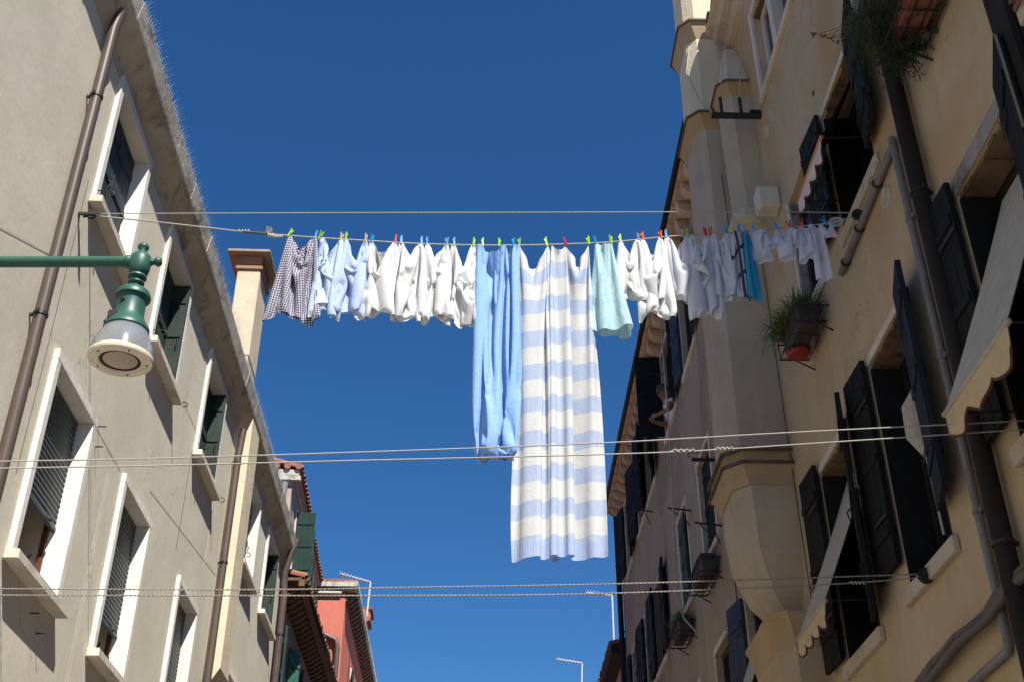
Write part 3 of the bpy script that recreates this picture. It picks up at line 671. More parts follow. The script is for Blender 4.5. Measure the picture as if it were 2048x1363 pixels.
# eave of the ochre building
ev = MB(); ev.extrude(FR, [(0, 11.02), (.06, 11.06), (.10, 11.16), (.20, 11.19), (.24, 11.30), (.30, 11.33), (.30, 11.42), (-.2, 11.42), (-.2, 11.02)], 4.35, 11.0)
ev.build('eave', M['cove'], OB)
tiles(FR, 4.35, 10.95, .30, 11.44, 5, 1.2, M['tile'], OB)
# faceted chimney breasts
def octo(s0, s1, o, c, o_in=-.02): return [(s0, o_in), (s0, o-c), (s0+c, o), (s1-c, o), (s1, o-c), (s1, o_in)]
def breast(name, rings, mat): return MB().loft(FR, rings).build(name, mat, OB)
b_up = octo(10.56, 11.36, .60, .12)
big = [(3.72, octo(10.95, 11.3, .12, .05)), (4.0, octo(10.72, 11.38, .40, .12)), (4.35, octo(10.56, 11.42, .54, .14)), (4.75, octo(10.50, 11.44, .58, .15)), (5.0, octo(10.50, 11.44, .58, .15))]
breast('chimney_breast', big, M['flue_r'])
breast('band', [(5.0, octo(10.48, 11.46, .60, .15)), (5.10, octo(10.47, 11.47, .62, .15)), (5.16, octo(10.44, 11.49, .64, .15)), (5.19, octo(10.41, 11.52, .67, .16)), (5.22, octo(10.41, 11.52, .67, .16)), (5.225, octo(10.45, 11.48, .63, .15)), (5.33, octo(10.45, 11.48, .63, .15)), (5.335, octo(10.42, 11.51, .66, .16)), (5.37, octo(10.42, 11.51, .66, .16)), (5.40, octo(10.56, 11.36, .60, .12))], M['flue_band'])
breast('chimney_breast', [(5.40, octo(10.56, 11.36, .60, .12)), (9.72, octo(10.58, 11.36, .57, .12))], M['flue_r'])
def collar(z, s0, s1, o, c, h=.24, e=.07):
    breast('band', [(z, octo(s0, s1, o, c)), (z+h*.55, octo(s0-e*.7, s1+e*.7, o+e*.7, c)), (z+h*.85, octo(s0-e, s1+e, o+e, c)), (z+h*.86, octo(s0-e-.01, s1+e+.01, o+e+.01, c+.01)), (z+h, octo(s0-e-.01, s1+e+.01, o+e+.01, c+.01)), (z+h+.03, octo(s0, s1, o, c))], M['flue_band'])
    breast('ledge', [(z+h*.86, octo(s0-e-.03, s1+e+.03, o+e+.03, c+.015)), (z+h*.97, octo(s0-e-.03, s1+e+.03, o+e+.03, c+.015)), (z+h*.98, octo(s0-e-.005, s1+e+.005, o+e+.005, c+.01))], M['ledge'])
for z_ in (5.19, 5.335): breast('ledge', [(z_, octo(10.385, 11.545, .695, .165)), (z_+.03, octo(10.385, 11.545, .695, .165))], M['ledge'])
collar(9.72, 10.58, 11.36, .57, .12)
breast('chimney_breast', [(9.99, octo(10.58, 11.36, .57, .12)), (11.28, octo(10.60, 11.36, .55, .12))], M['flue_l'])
collar(11.28, 10.60, 11.36, .55, .12, .28)
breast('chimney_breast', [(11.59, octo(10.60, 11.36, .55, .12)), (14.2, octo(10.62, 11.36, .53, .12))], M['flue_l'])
# smaller breast in front with its sloped shoulder
breast('chimney_breast', [(8.0, octo(10.08, 10.5, .30, .09)), (9.80, octo(10.08, 10.54, .31, .09))], M['flue_r'])
collar(9.80, 10.08, 10.5, .31, .09, .20, .05)
breast('shoulder', [(10.03, octo(10.08, 10.57, .31, .08)), (10.35, octo(10.2, 10.58, .26, .06)), (10.95, octo(10.45, 10.585, .14, .03))], M['chim'])
breast('corbel', [(7.93, octo(10.06, 10.52, .10, .03)), (8.0, octo(10.04, 10.54, .36, .10)), (8.10, octo(10.04, 10.54, .36, .10)), (8.14, octo(10.08, 10.5, .30, .09))], M['oldstone'])
bb = MB(); sB_, zB_ = FR.pix(1512, 400, .25); bb.box(FR, sB_-.06, sB_+.14, .002, .24, zB_-.12, zB_+.15); bb.build('meter_box', M['stone'], OB, bevel=.02)
# lower breast beneath the big one
breast('lower_breast', [(GROUND, octo(10.24, 11.42, .40, .14)), (3.30, octo(10.24, 11.42, .40, .14))], M['wall_r'])
breast('band', [(3.30, octo(10.24, 11.42, .40, .14)), (3.46, octo(10.20, 11.44, .43, .14)), (3.53, octo(10.16, 11.46, .46, .15)), (3.57, octo(10.13, 11.48, .48, .15)), (3.60, octo(10.13, 11.48, .48, .15)), (3.70, octo(10.45, 11.38, .30, .12))], M['flue_band'])
# iron line bracket with its stays
br = MB(); br.box(FR, 9.74, 9.80, -.02, .56, 9.17, 9.215); br.box(FR, 9.75, 9.79, -.02, .12, 9.24, 9.27); br.box(FR, 9.75, 9.79, .10, .13, 9.21, 9.25); brk = br.build('line_bracket', M['iron'], OB)
for o_ in (.22, .44):
    b = MB(); p0 = FR.w(9.77, o_, 9.22)
    for k in range(5): b.lathe(p0+Vector((0, .0, .03+k*.05)), [(.012,-.02),(.022,-.008),(.022,.008),(.012,.02)], 8)
    b.build('shackle', M['iron'], brk)
    MB().tube([p0+Vector((0,0,.25)), FR.w(8.4, .10+o_*.4, 11.3)], .006, 5).build('stay', M['cable_l'], brk)
MB().tube([FR.w(9.77, .52, 9.2), FR.w(10.2, .56, 9.8), FR.w(10.52, .62, 10.6), FR.w(10.7, .50, 11.3)], .008, 5).build('stay', M['cable_l'], brk)
for s_, o_, pts in ((10.5, .02, (9.1, 7.4, 5.4, 3.7)), (10.55, .33, (9.0, 8.2, 7.9, 7.9))):
    MB().tube([FR.w(s_-.03*k, o_, z) for k, z in enumerate(pts)], .006, 5).build('cable', M['cable'], OB)
# looped cables on the shoulder
lp = MB()
for k in range(3):
    c = FR.w(10.55, .16-.03*k, 11.05); lp.tube([c+Vector((.04*math.cos(t)*(1+.2*k), -.03, .16*math.sin(t))) for t in [i*.35 for i in range(19)]], .006, 5)
lp.build('cable_loop', M['cable_l'], OB)

# ------------------------------------------------------------------ right: mauve house beyond
MBD = thing('mauve_house', 'faded mauve house with black shutters under a tiled eave beyond the ochre building', 'house', FR.w(11.43, 0, GROUND)); MB2 = MBD
TOP = [(14.52, 15.62), (16.5, 17.72), (19.22, 20.35), (20.65, 21.82), (23.0, 24.05)]
MID = [(14.35, 15.32), (16.45, 17.38), (19.3, 20.42), (20.75, 21.85), (23.0, 24.05)]
BOT = [(12.3, 13.2), (14.25, 15.25), (16.5, 17.5), (19.3, 20.4), (21, 22)]
rows = [(TOP, 9.27, 10.86), (MID, 6.08, 7.55), (BOT, 2.98, 4.80)]
wall(FR, 11.43, 25.2, GROUND, 11.28, [(a, b2, z0, z1, .14) for L_, z0, z1 in rows for a, b2 in L_], M['wall_r2'], MBD, 7)
RWIN = {}
for ri, (L_, z0, z1) in enumerate(rows):
    for k, (a, b2) in enumerate(L_):
        win, *_ = rwin(FR, (a, b2, z0, z1), sillmat='stone', sillo=.05, sillt=.08, back=.14); RWIN[ri, k] = win
        frame_boxes(FR, a, b2, z0, z1, .07, .0015, .018).build('frame', M['stone'], win)
        if ri == 0:
            far, near = ((5, 12), (88, 10), (12, 14), (10, 12), (8, 8))[k]
            rshut(win, FR, a, b2, z0, z1, far, near, 'shut_sky' if k == 0 else 'shut_r', w=.44 if k == 1 else None)
        elif ri == 1 and k >= 2: rshut(win, FR, a, b2, z0, z1, 3, 4)
        elif ri == 1 and k == 0: board_leaf(Leaf(FR, a+.02, -.09, 1, 0), .9, z0+.03, z1-.03, M['shut_r'], win)
        elif ri == 1 and k == 1: board_leaf(Leaf(FR, b2-.02, -.05, -1, 0), .45, z0+.03, z1-.03, M['shut_l'], win)
        elif ri == 2 and k == 0: rshut(win, FR, a, b2, z0, z1, 10, None, 'shut_sky'); awning(win, FR, (b2,), (a,), z1-.1, -.2, (b2, z0+.3), (a, z0+.3), .35, 'awn', 'val', 'trim', .1, 4)
ev = MB(); ev.box(FR, 11.45, 25.25, -.1, .30, 11.29, 11.36); ev.build('eave', M['eave_r'], MBD)
rf = MB(); k = 0
while 11.6+k*.44 < 25.1:
    s = 11.6+k*.44; j = RND.uniform(-.03, .03)
    rf.extrude(FR, [(0, 11.04), (.14+j, 11.07), (.20+j, 11.12), (.22+j, 11.288), (0, 11.288)], s, s+.17)
    P = []; fs = []                                                # curved tile between two corbels
    for o_ in (.0, .29):
        for m in range(9):
            a_ = math.pi*m/8; P.append(FR.w(s+.305+.135*math.cos(a_), o_, 11.288-.10*math.sin(a_)))
    fs = [(m, m+1, 9+m+1, 9+m) for m in range(8)]+[tuple(range(9)), tuple(range(17, 8, -1))]
    rf.add(P, fs); k += 1
rf.build('corbels', M['eave_r'], MBD, smooth=True, sharp=40)
MB().tube([FR.w(11.45, .33, 11.33), FR.w(25.3, .33, 11.33)], .05, 10).build('gutter', M['gutter'], MBD, smooth=True)
tiles(FR, 11.45, 25.25, .34, 11.40, 5, 1.2, M['tile'], MBD)
downpipe(FR, 25.08, .085, GROUND, 11.1, .06, M['blackpipe'], MBD, (9.9, 8.4, 6.8), [(0, .1, .14)])
hs = MB().tube([FR.w(13.6, .012, 9.6), FR.w(13.62, .012, 6.2), FR.w(13.55, .012, 3)], .008, 5).build('cable', M['cable'], MBD)
MB().box(FR, 14.0, 14.04, 0, .32, 7.02, 7.06).build('line_bracket', M['iron'], MBD)
for X, Y in ((1305, 1180), (1480, 1250), (1400, 905)):
    s_, z_ = FR.pix(X, Y); hook(FR, s_, z_, MBD, .18)
for X, Y in ((1305, 1022), (1383, 1020), (1445, 1050)):
    s_, z_ = FR.pix(X, Y); b = MB(); b.tube([FR.w(s_, 0, z_), FR.w(s_, .35, z_+.04)], .014, 6); b.tube([FR.w(s_, .05, z_-.25), FR.w(s_, .14, z_-.02), FR.w(s_-.04, .22, z_-.10), FR.w(s_, .30, z_+.03)], .010, 6); b.build('pulley_arm', M['iron'], MBD)
# ------------------------------------------------------------------ right: dark house at the end and unseen low house, kept low for the sun
DB = thing('dark_gabled_house', 'dark roofed house seen in shade past the end of the mauve house', 'house', FR.w(25.4, 0, GROUND))
wall(FR, 25.4, 34, GROUND, 8.0, [(26.5, 27.4, 4, 5.6, 0)], M['mauve2'], DB, 7); MB().box(FR, 26.5, 27.4, -.2, -.15, 4, 5.6).build('window', M['glass'], DB)
MB().box(FR, 25.35, 34, -.1, .3, 8.002, 8.2).build('eave', M['gutter'], DB); tiles(FR, 25.35, 34, .34, 8.22, 4, .9, M['tile'], DB)
SB = thing('low_house', 'unseen low ochre house on the right, kept low to let the sun in', 'house', FR.w(-9, 0, GROUND))
wall(FR, -9, 4.2, GROUND, 4.6, [(a, a+.9, 1.2, 2.7, .25) for a in (-7, -4, -1, 2)], M['wall_r'], SB, 7)
for a in (-7, -4, -1, 2):
    w_ = MB().box(FR, a, a+.9, -.29, -.25, 1.2, 2.7).build('window', M['glass'], SB); sill(FR, a, a+.9, 1.2, w_)
MB().box(FR, -9, 4.2, -.1, .3, 4.602, 4.7).build('eave', M['cove'], SB); tiles(FR, -9, 4.2, .34, 4.72, 4, .9, M['tile'], SB)

# ================================================================== STREET LAMP
def street_lamp():
    y = 6.0; p = lambda X, Y: on_y(X, Y, y)
    ax = p(281, 524).x; k = p(282, 524).x - p(281, 524).x           # metres per photo pixel across
    zz = lambda Y: p(262, Y).z
    wx = FL.k/FL.n.x - FL.n.y*y/FL.n.x
    t = thing('street_lamp', 'green street lamp with ribbed glass shade hanging from a horizontal arm on the left wall', 'lamp', (wx, y, zz(524)))
    za = zz(524)
    MB().tube([(wx-.02, y, za), (ax-.06, y, za)], .036, 16).lathe((ax-.07, y, za), [(.036,-.02),(.044,-.015),(.044,.02),(.036,.03)], 16, axis=(1,0,0)).lathe((wx+.01, y, za), [(.09,-.02),(.09,.012),(.05,.03)], 16, axis=(1,0,0)).build('arm', M['lamp'], t, smooth=True, sharp=40)
    b = MB(); b.lathe((ax, y, za), [(.02,-.115),(.055,-.10),(.066,-.05),(.070,.0),(.062,.035),(.036,.066),(.022,.080),(.018,.088),(.034,.103),(.036,.118),(.026,.135),(.0,.142)], 24)
    b.lathe((ax+.05, y, za), [(.03,.0),(.022,.03),(.018,.04),(.030,.052),(.032,.066),(.022,.082),(.0,.086)], 18, axis=(1,0,0)); b.build('finial', M['lamp'], t, smooth=True)
    H = lambda r, Y: (r, zz(Y)-za)
    b = MB(); b.lathe((ax, y, za), [(.045,-.10),(.058,-.115),(.058,-.125),(.034,-.135),(.034,-.15),(.050,-.158),(.050,-.168),(.034,-.176),(.034,-.22)], 24); b.build('neck', M['lamp'], t, smooth=True, sharp=50)
    z0 = -.205
    b = MB(); b.lathe((ax, y, za), [(.03,z0),(.075,z0-.012),(.095,z0-.03),(.107,z0-.055),(.107,z0-.075),(.088,z0-.082),(.084,z0-.10),(.086,z0-.20),(.098,z0-.235),(.118,z0-.268),(.136,z0-.292),(.138,z0-.312),(.130,z0-.318)], 36)
    b.build('housing', M['lamp'], t, smooth=True, sharp=40)
    b = MB(); c = Vector((ax-.075, y-.07, za+z0-.25)); b.box(WO, c.x-.02, c.x+.03, c.y-.03, c.y+.02, c.z-.03, c.z+.03); b.tube([c, c+Vector((-.03,-.03,-.06))], .010, 6); b.lathe(Vector((ax-.03, y-.082, za+z0-.13)), [(.018,-.012),(.018,.008)], 10, axis=(-.3,-1,0)); b.build('latch', M['iron'], t, bevel=.004)
    # ribbed glass skirt
    zt = z0-.318; prof = [(.130,0),(.140,-.022),(.158,-.06),(.172,-.10),(.181,-.145),(.186,-.185)]; n = 120; P = []; fs = []
    for r, dz in prof:
        for q in range(n): a = 2*math.pi*q/n; rr = r*(1+.012*(1 if q % 2 else -1)); P.append((ax+rr*math.cos(a), y+rr*math.sin(a), za+zt+dz))
    for r, dz in reversed(prof):
        for q in range(n): a = 2*math.pi*q/n; P.append((ax+(r-.012)*math.cos(a), y+(r-.012)*math.sin(a), za+zt+dz))
    m = 2*len(prof)
    for i in range(m): fs += [(i*n+q, i*n+(q+1)%n, ((i+1)%m)*n+(q+1)%n, ((i+1)%m)*n+q) for q in range(n)]
    g = MB(); g.add(P, fs); g.build('glass_skirt', M['ribglass'], t, smooth=True, sharp=60)
    MB().lathe((ax, y, za+zt), [(.12,-.002),(.07,-.06),(.0,-.07)], 24).build('reflector', M['alu'], t, smooth=True)
    zr = zt-.185
    ring = MB().lathe((ax, y, za+zr), [(.176,.012),(.190,.010),(.193,-.004),(.186,-.018),(.128,-.022),(.120,-.014),(.120,-.002),(.176,.012)], 48, caps=False).build('rim', M['white'], t, smooth=True, sharp=40)
    b = MB()
    for q in range(5): a = 2*math.pi*q/5+.3; b.lathe((ax+.155*math.cos(a), y+.155*math.sin(a), za+zr-.0205), [(.007,0),(.006,-.004),(0,-.004)], 8)
    b.build('screw', M['iron'], ring)
    MB().lathe((ax, y, za+zr), [(.121,-.012),(.111,-.017),(.111,-.004),(.121,-.004)], 40).build('gasket', M['iron'], t)
    MB().lathe((ax, y, za+zr), [(.112,-.008),(.08,-.020),(.04,-.026),(.0,-.028)], 40, caps=False).build('diffuser', M['diff'], t, smooth=True)
street_lamp()

# ================================================================== LINES ACROSS THE STREET
YL = 7.58
def line(name, label, pts, y, r, mat='rope', group=None, knots=(), twist=False, y2=None):
    q = []
    for i, (X, Y) in enumerate(pts):
        yy = y if y2 is None else y+(y2-y)*i/(len(pts)-1); q.append(on_y(X, Y, yy))
    # smooth it
    out = []
    for i in range(len(q)-1):
        p0, p1, p2, p3 = q[max(i-1,0)], q[i], q[i+1], q[min(i+2,len(q)-1)]
        n = 10
        for k in range(n):
            t = k/n; out.append(.5*((2*p1)+(p2-p0)*t+(2*p0-5*p1+4*p2-p3)*t*t+(3*p1-p0-3*p2+p3)*t**3))
    out.append(q[-1])
    b = MB()
    if twist:
        fine = []
        for i in range(len(out)-1):
            L = (out[i+1]-out[i]).length; n = max(1, int(L/.012))
            fine += [out[i].lerp(out[i+1], k/n) for k in range(n)]
        fine.append(out[-1]); s = 0; strands = ([], [])
        for i, p in enumerate(fine):
            if i: s += (p-fine[i-1]).length
            a = s/.06*2*math.pi
            for j in (0, 1): strands[j].append(p+Vector((0, math.cos(a+j*math.pi), math.sin(a+j*math.pi)))*r*.62)
        for st in strands: b.tube(st, r*.62, 5)
    else: b.tube(out, r, 8)
    o = b.build(name, M[mat], None, smooth=True)
    tag(o, label, 'clothesline', group)
    for X, Y, w in knots:
        kb = MB(); c = on_y(X, Y, y)
        for j in range(4): kb.tube([c+Vector((w*(-.5+j*.25), .008*math.cos(j*2), .004)), c+Vector((w*(-.4+j*.25), .010, .012)), c+Vector((w*(-.3+j*.25), -.010, .010)), c+Vector((w*(-.2+j*.25), 0, -.006))], r*1.15, 6)
        kb.build('knot', M['rope' if j % 2 else mat], o, smooth=True)
    return o
line('clothesline', 'empty return line stretched straight above the laundry', [(178,428),(640,426),(1100,425),(1500,424),(1712,426)], YL, .0042)
LPTS = [(180,431),(330,446),(480,463),(560,470),(640,476),(740,482),(850,488),(1000,491),(1150,488),(1240,483),(1330,474),(1420,468),(1520,460),(1600,453),(1660,446),(1705,434)]
line('clothesline', 'sagging line that carries all the laundry', LPTS, YL, .0060, knots=((486,464,.10),))
line('clothesline', 'upper of the two bare lines crossing in front of the hanging sheets', [(-40,922),(250,917),(600,907),(1000,893),(1240,883),(1600,863),(2060,840)], 5.86, .0040)
line('clothesline', 'lower bare line crossing the sheets, tied with two knots near the chimney breast', [(-40,936),(300,930),(700,920),(1080,911),(1360,902),(1620,886),(2060,857)], 5.86, .0040, knots=((1365,902,.13),(1447,898,.10)))
line('clothesline', 'upper twisted rope low across the foot of the picture', [(-40,1176),(500,1178),(850,1173),(1250,1166),(1845,1147)], 7.60, .0048, 'rope_dk', twist=True)
line('clothesline', 'lower twisted rope low across the picture with a frayed knot at the right', [(-40,1189),(500,1190),(1100,1188),(1500,1175),(1700,1165),(1838,1154)], 7.60, .0048, 'rope_dk', twist=True, knots=((1712,1166,.10),))
def lx(X):                                                      # point of the laundry line at photo column X
    for (a, b), (c, d) in zip(LPTS, LPTS[1:]):
        if a <= X <= c: return on_y(X, b+(d-b)*(X-a)/(c-a), YL)
    return on_y(X, 470, YL)
# black tie cord with frayed rope end, at the left of the washing
t = thing('rope_tie', 'frayed rope end knotted to a black cord left of the gingham shirt', 'rope', on_y(540,468,YL))
MB().tube([on_y(487,464,YL-.01), on_y(510,466,YL-.012), on_y(535,468,YL-.01)], .011, 6).build('cord', M['cable'], t)
b = MB(); c = on_y(540,468,YL-.01)
for k in range(60):
    d = Vector((RND.uniform(-.035,.03), RND.uniform(-.03,.03), RND.uniform(.01,.065))); b.tube([c+Vector((RND.uniform(-.02,.02),0,-.01)), c+d*.6, c+d], .0022, 3)
b.tube([on_y(536,470,YL-.01), on_y(552,474,YL-.015), on_y(566,473,YL-.01)], [.016,.013,.009], 7)
b.build('frayed_end', M['rope'], t)
# pulleys
def pulley(label, F, X, Y, o, r=.05):
    s_, z_ = F.pix(X, Y, o); c = F.w(s_, o, z_)
    t = thing('pulley', label, 'pulley', c)
    MB().lathe(c, [(r*.3,-.014),(r,-.014),(r*.8,0),(r,.014),(r*.3,.014)], 20, axis=F.d).build('wheel', M['iron'], t, smooth=True, sharp=40)
    b = MB(); b.box(F, s_-.022, s_-.017, -o+o-.03, o+.04, z_-.012, z_+.012); b.box(F, s_+.017, s_+.022, o-.07, o+.04, z_-.012, z_+.012); b.tube([F.w(s_, o-.03, z_), F.w(s_, -.01, z_+.01)], .012, 8); b.build('bracket', M['iron'], t)
pulley('black pulley at the right end of the laundry line by the peeling shutter', FR, 1716, 430, .06)
pulley('black pulley on the stone sill where the low twisted ropes end', FR, 1852, 1150, .06, .055)
pulley('small pulley on the white sill at the left end of the laundry line', FL, 183, 430, .10, .035)

# ================================================================== LAUNDRY: cloth draped by a small position-based solver
class Cloth:
    def __init__(s, G, nu, nv, closed):
        s.G, s.nu, s.nv, s.closed = G, nu, nv, closed; s.N = nu*(nv+1)
        I = np.arange(nu*(nv+1)).reshape(nu, nv+1); s.I = I; s.groups = []
        s.p = np.zeros((G, s.N, 3)); s.w = np.ones((G, s.N)); s.U = np.zeros((G, s.N, 2))
    def idx_groups(s):
        I = s.I; nu, nv = s.nu, s.nv; g = []
        nxt = lambda i, k=1: (i+k) % nu
        iu = np.arange(nu if s.closed else nu-1)
        for par in (0, 1):
            i = iu[iu % 2 == par]; g.append(('u', I[i].ravel(), I[nxt(i)].ravel(), 1.))
        jv = np.arange(nv)
        for par in (0, 1):
            j = jv[jv % 2 == par]; g.append(('v', I[:, j].ravel(), I[:, j+1].ravel(), 1.))
        for par in (0, 1):
            j = jv[jv % 2 == par]
            g.append(('s', I[iu][:, j].ravel(), I[nxt(iu)][:, j+1].ravel(), .5)); g.append(('s', I[nxt(iu)][:, j].ravel(), I[iu][:, j+1].ravel(), .5))
        ib = np.arange(nu if s.closed else nu-2)
        for par in range(2):
            i = ib[(ib//2) % 2 == par]; g.append(('bu', I[i].ravel(), I[nxt(i, 2)].ravel(), s.bend))
            j = np.arange(nv-1); j = j[(j//2) % 2 == par]; g.append(('bv', I[:, j].ravel(), I[:, j+2].ravel(), s.bend))
        return g
    def solve(s, steps=140, iters=6, sew=None, wind=0., seed=0, extra=None, front_push=0., flat=0.):
        rs = np.random.RandomState(seed); gs = []
        for kind, a, b, k in s.idx_groups():
            du = s.R[:, b]-s.R[:, a]
            if s.closed: du[..., 0] = (du[..., 0]+s.circ/2) % s.circ - s.circ/2
            gs.append((a, b, np.sqrt((du**2).sum(-1))+1e-9, k))
        if sew is not None: gs.append((sew[0], sew[1], np.full((s.G, len(sew[0])), .012), .8))
        p = s.p; v = np.zeros_like(p); dt = .016
        for st in range(steps):
            f = np.zeros_like(p); f[..., 2] = -2.6
            f[..., 1] += (wind*math.sin(st*.11)+front_push*s.side)*.27-flat*(p[..., 1]-YL)
            f += rs.normal(0, .5 if st < steps*.4 else .04, p.shape); f *= 1.
            v = (v+f*dt)*.95; q = p+v*dt*(s.w[..., None] > 0)
            for _ in range(iters):
                for a, b, L0, k in gs:
                    d = q[:, b]-q[:, a]; L = np.sqrt((d**2).sum(-1))+1e-9; wa, wb = s.w[:, a], s.w[:, b]; ws = wa+wb; ws[ws == 0] = 1
                    c = (k*(L-L0)/L/ws)[..., None]*d
                    q[:, a] += wa[..., None]*c; q[:, b] -= wb[..., None]*c
                if extra: extra(q)
            v = (q-p)/dt; sp_ = np.sqrt((v**2).sum(-1, keepdims=True))+1e-9; v *= np.minimum(1, .8/sp_); p = q
        s.p = p; return s
    def mesh(s, g, name, mat, top=0):
        V = s.p[g]; nu, nv = s.nu, s.nv; I = s.I; fs = []; uvs = []
        for i in range(nu if s.closed else nu-1):
            k = (i+1) % nu
            for j in range(nv):
                fs.append((I[i,j], I[k,j], I[k,j+1], I[i,j+1]))
                ua, ub = s.U[g, I[i,j], 0], s.U[g, I[k,j], 0]
                if s.closed and k == 0: ub = s.U[g, I[nu-1,j], 0]*nu/(nu-1)
                uvs += [(ua, s.U[g, I[i,j],1]), (ub, s.U[g, I[k,j],1]), (ub, s.U[g, I[k,j+1],1]), (ua, s.U[g, I[i,j+1],1])]
        loc = Vector((V[:,0].mean(), V[:,1].mean(), V[:,2].max()))
        me = bpy.data.meshes.new(name); me.from_pydata([tuple(Vector(x)-loc) for x in V], [], [tuple(int(a) for a in f) for f in fs])
        ul = me.uv_layers.new(name='UVMap'); ul.data.foreach_set('uv', [c for x in uvs for c in x]); me.update()
        me.polygons.foreach_set('use_smooth', [True]*len(me.polygons)); me.materials.append(mat)
        o = bpy.data.objects.new(name, me); C.objects.link(o); o.location = loc; o['_o'] = list(loc)
        sb = o.modifiers.new('smooth', 'SUBSURF'); sb.levels = 1; sb.render_levels = 2
        return o

def tubes(items, nu=56, nv=28, bend=.06, steps=150, sew_shoulder=True, seed=1, push=.35):
    """shirts pegged by the two ends of the hem: (XL, XR photo columns of the pegs, flat width, length, options)"""
    G = len(items); c = Cloth(G, nu, nv, True); c.bend = bend; h = nu//2
    c.R = np.zeros((G, c.N, 2)); c.side = np.zeros((G, c.N)); circ = np.zeros((G, 1)); rs = np.random.RandomState(seed)
    for g, (XL, XR, W, H, op) in enumerate(items):
        A, B = np.array(lx(XL)), np.array(lx(XR)); gap = B[0]-A[0]; fr = op.get('front', 1.14); cf = W*fr; cb = W*(2-fr); circ[g] = cf+cb
        flare = op.get('flare', 0.); dir_ = op.get('lean', 0.); ph = rs.uniform(0, 6, 6)
        for i in range(nu):
            front = i <= h; t = i/h if front else 1-(i-h)/(nu-h); uu = cf*i/h if front else cf+cb*(i-h)/(nu-h)
            loc = cf if front else cb
            hh = H*(1-op.get('neck', .20)*math.exp(-((t-.5)/.24)**2)*(1 if front else .35)+.04*math.sin(ph[0]+7*t)+.02*math.sin(ph[4]+17*t))
            dr = math.sqrt(max(.0, (loc/2)**2-(gap/2)**2))*.93
            for j in range(nv+1):
                k = c.I[i,j]; v = j/nv; c.R[g,k] = (uu, hh*v); c.U[g,k] = (uu, hh*v)
                w = math.sin(math.pi*t); tri = 1-(2*t-1)**2
                y = (-1 if front else 1)*(.012+.03*w*(.5+v*.5))+.03*math.sin(ph[1]+11*t+2*v)*v+.020*math.sin(ph[2]+25*t)*min(1, v*3)
                spread = 1+op.get('spread', .18)*v
                c.p[g,k] = (A[0]+gap*(.5+(t-.5)*spread)+dir_*v*H+.012*math.sin(ph[3]+15*t+3*v)*v, YL+y, A[2]+(B[2]-A[2])*t-hh*v-dr*tri*(1-.6*v)); c.side[g,k] = (-1 if front else 1)*w
        for i in ((-2, -1, 0, 1, 2, 3) if nu > 30 else (-1, 0, 1)):
            for k, X, sg in ((c.I[i % nu, 0], A, 1), (c.I[(h-i) % nu, 0], B, -1)):
                c.w[g,k] = 0; c.p[g,k] = (X[0]+sg*(-.014+.012*abs(i)), X[1]+(-.007 if i > 0 else .007 if i < 0 else 0), X[2]-.004-.006*abs(i % 2))
    c.circ = circ[:, :, None][:, :, 0] if False else circ
    if flare_any(items):
        for g, it in enumerate(items):
            fl = it[4].get('flare', 0.)
            if fl:
                for i in range(nu):
                    for j in range(nv+1): c.R[g, c.I[i,j], 0] = c.U[g, c.I[i,j], 0]*1.0
    sew = None
    if sew_shoulder:
        a, b = [], []
        for i in range(1, h):
            t = i/h
            if t < .36 or t > .64: a.append(c.I[i, nv]); b.append(c.I[(nu-i) % nu, nv])
        sew = (np.array(a), np.array(b))
    c.solve(steps, 6, sew, wind=.7, seed=seed, front_push=push, flat=9.)
    return c
def flare_any(items): return False

navy, wht = (.016,.016,.055), (.66,.64,.72)
def gingham(q, u, v):
    s = q.math('MULTIPLY', q.math('ADD', stripe(q, u, .021), stripe(q, v, .021)), .5); s = q.math('POWER', s, .7); return q.mix(s, wht, navy)
def fine_stripe(a, b, period):
    return lambda q, u, v: q.mix(stripe(q, u, period), a, b)
def duvet_pat(q, u, v):
    wv = q.math('ADD', v, q.math('MULTIPLY', q.noise(q.n('ShaderNodeTexCoord').outputs['UV'], 2.2, 2), .05))
    band = stripe(q, q.math('ADD', wv, .12), .262, .47); th = stripe(q, wv, .0105, .42)
    stk = q.noise(q.mapping(q.n('ShaderNodeTexCoord').outputs['UV'], (220, 6, 1)), 1, 3, .7)
    blue = q.mix(q.ramp(stk, .35, .7), (.42,.51,.69), (.56,.64,.78)); white = q.mix(th, (.78,.775,.755), (.66,.665,.66))
    col = q.mix(band, white, blue); hem = q.math('GREATER_THAN', v, 2.26)
    return q.mix(hem, col, q.mix(stripe(q, u, .02, .3), (.48,.57,.80), (.40,.48,.74)))
def aqua(q, u, v):
    n = q.noise(q.mapping(q.n('ShaderNodeTexCoord').outputs['UV'], (60, 7, 1)), 1, 4, .6); return q.mix(q.ramp(n, .35, .68), (.36,.60,.66), (.62,.76,.78))
def scarf(q, u, v):
    w = q.math('ADD', v, q.math('MULTIPLY', u, .5)); a = stripe(q, w, .23, .16); b = stripe(q, q.math('ADD', u, .05), .21, .12)
    n = q.noise(q.n('ShaderNodeTexCoord').outputs['UV'], 9, 2); base = q.mix(q.ramp(n, .48, .52), (.62,.50,.47), (.60,.58,.62))
    return q.mix(q.math('MAXIMUM', a, b), base, (.055,.05,.13))
def sky_stripe(q, u, v):
    return q.mix(stripe(q, u, .016, .5), (.50,.64,.82), (.66,.75,.86))
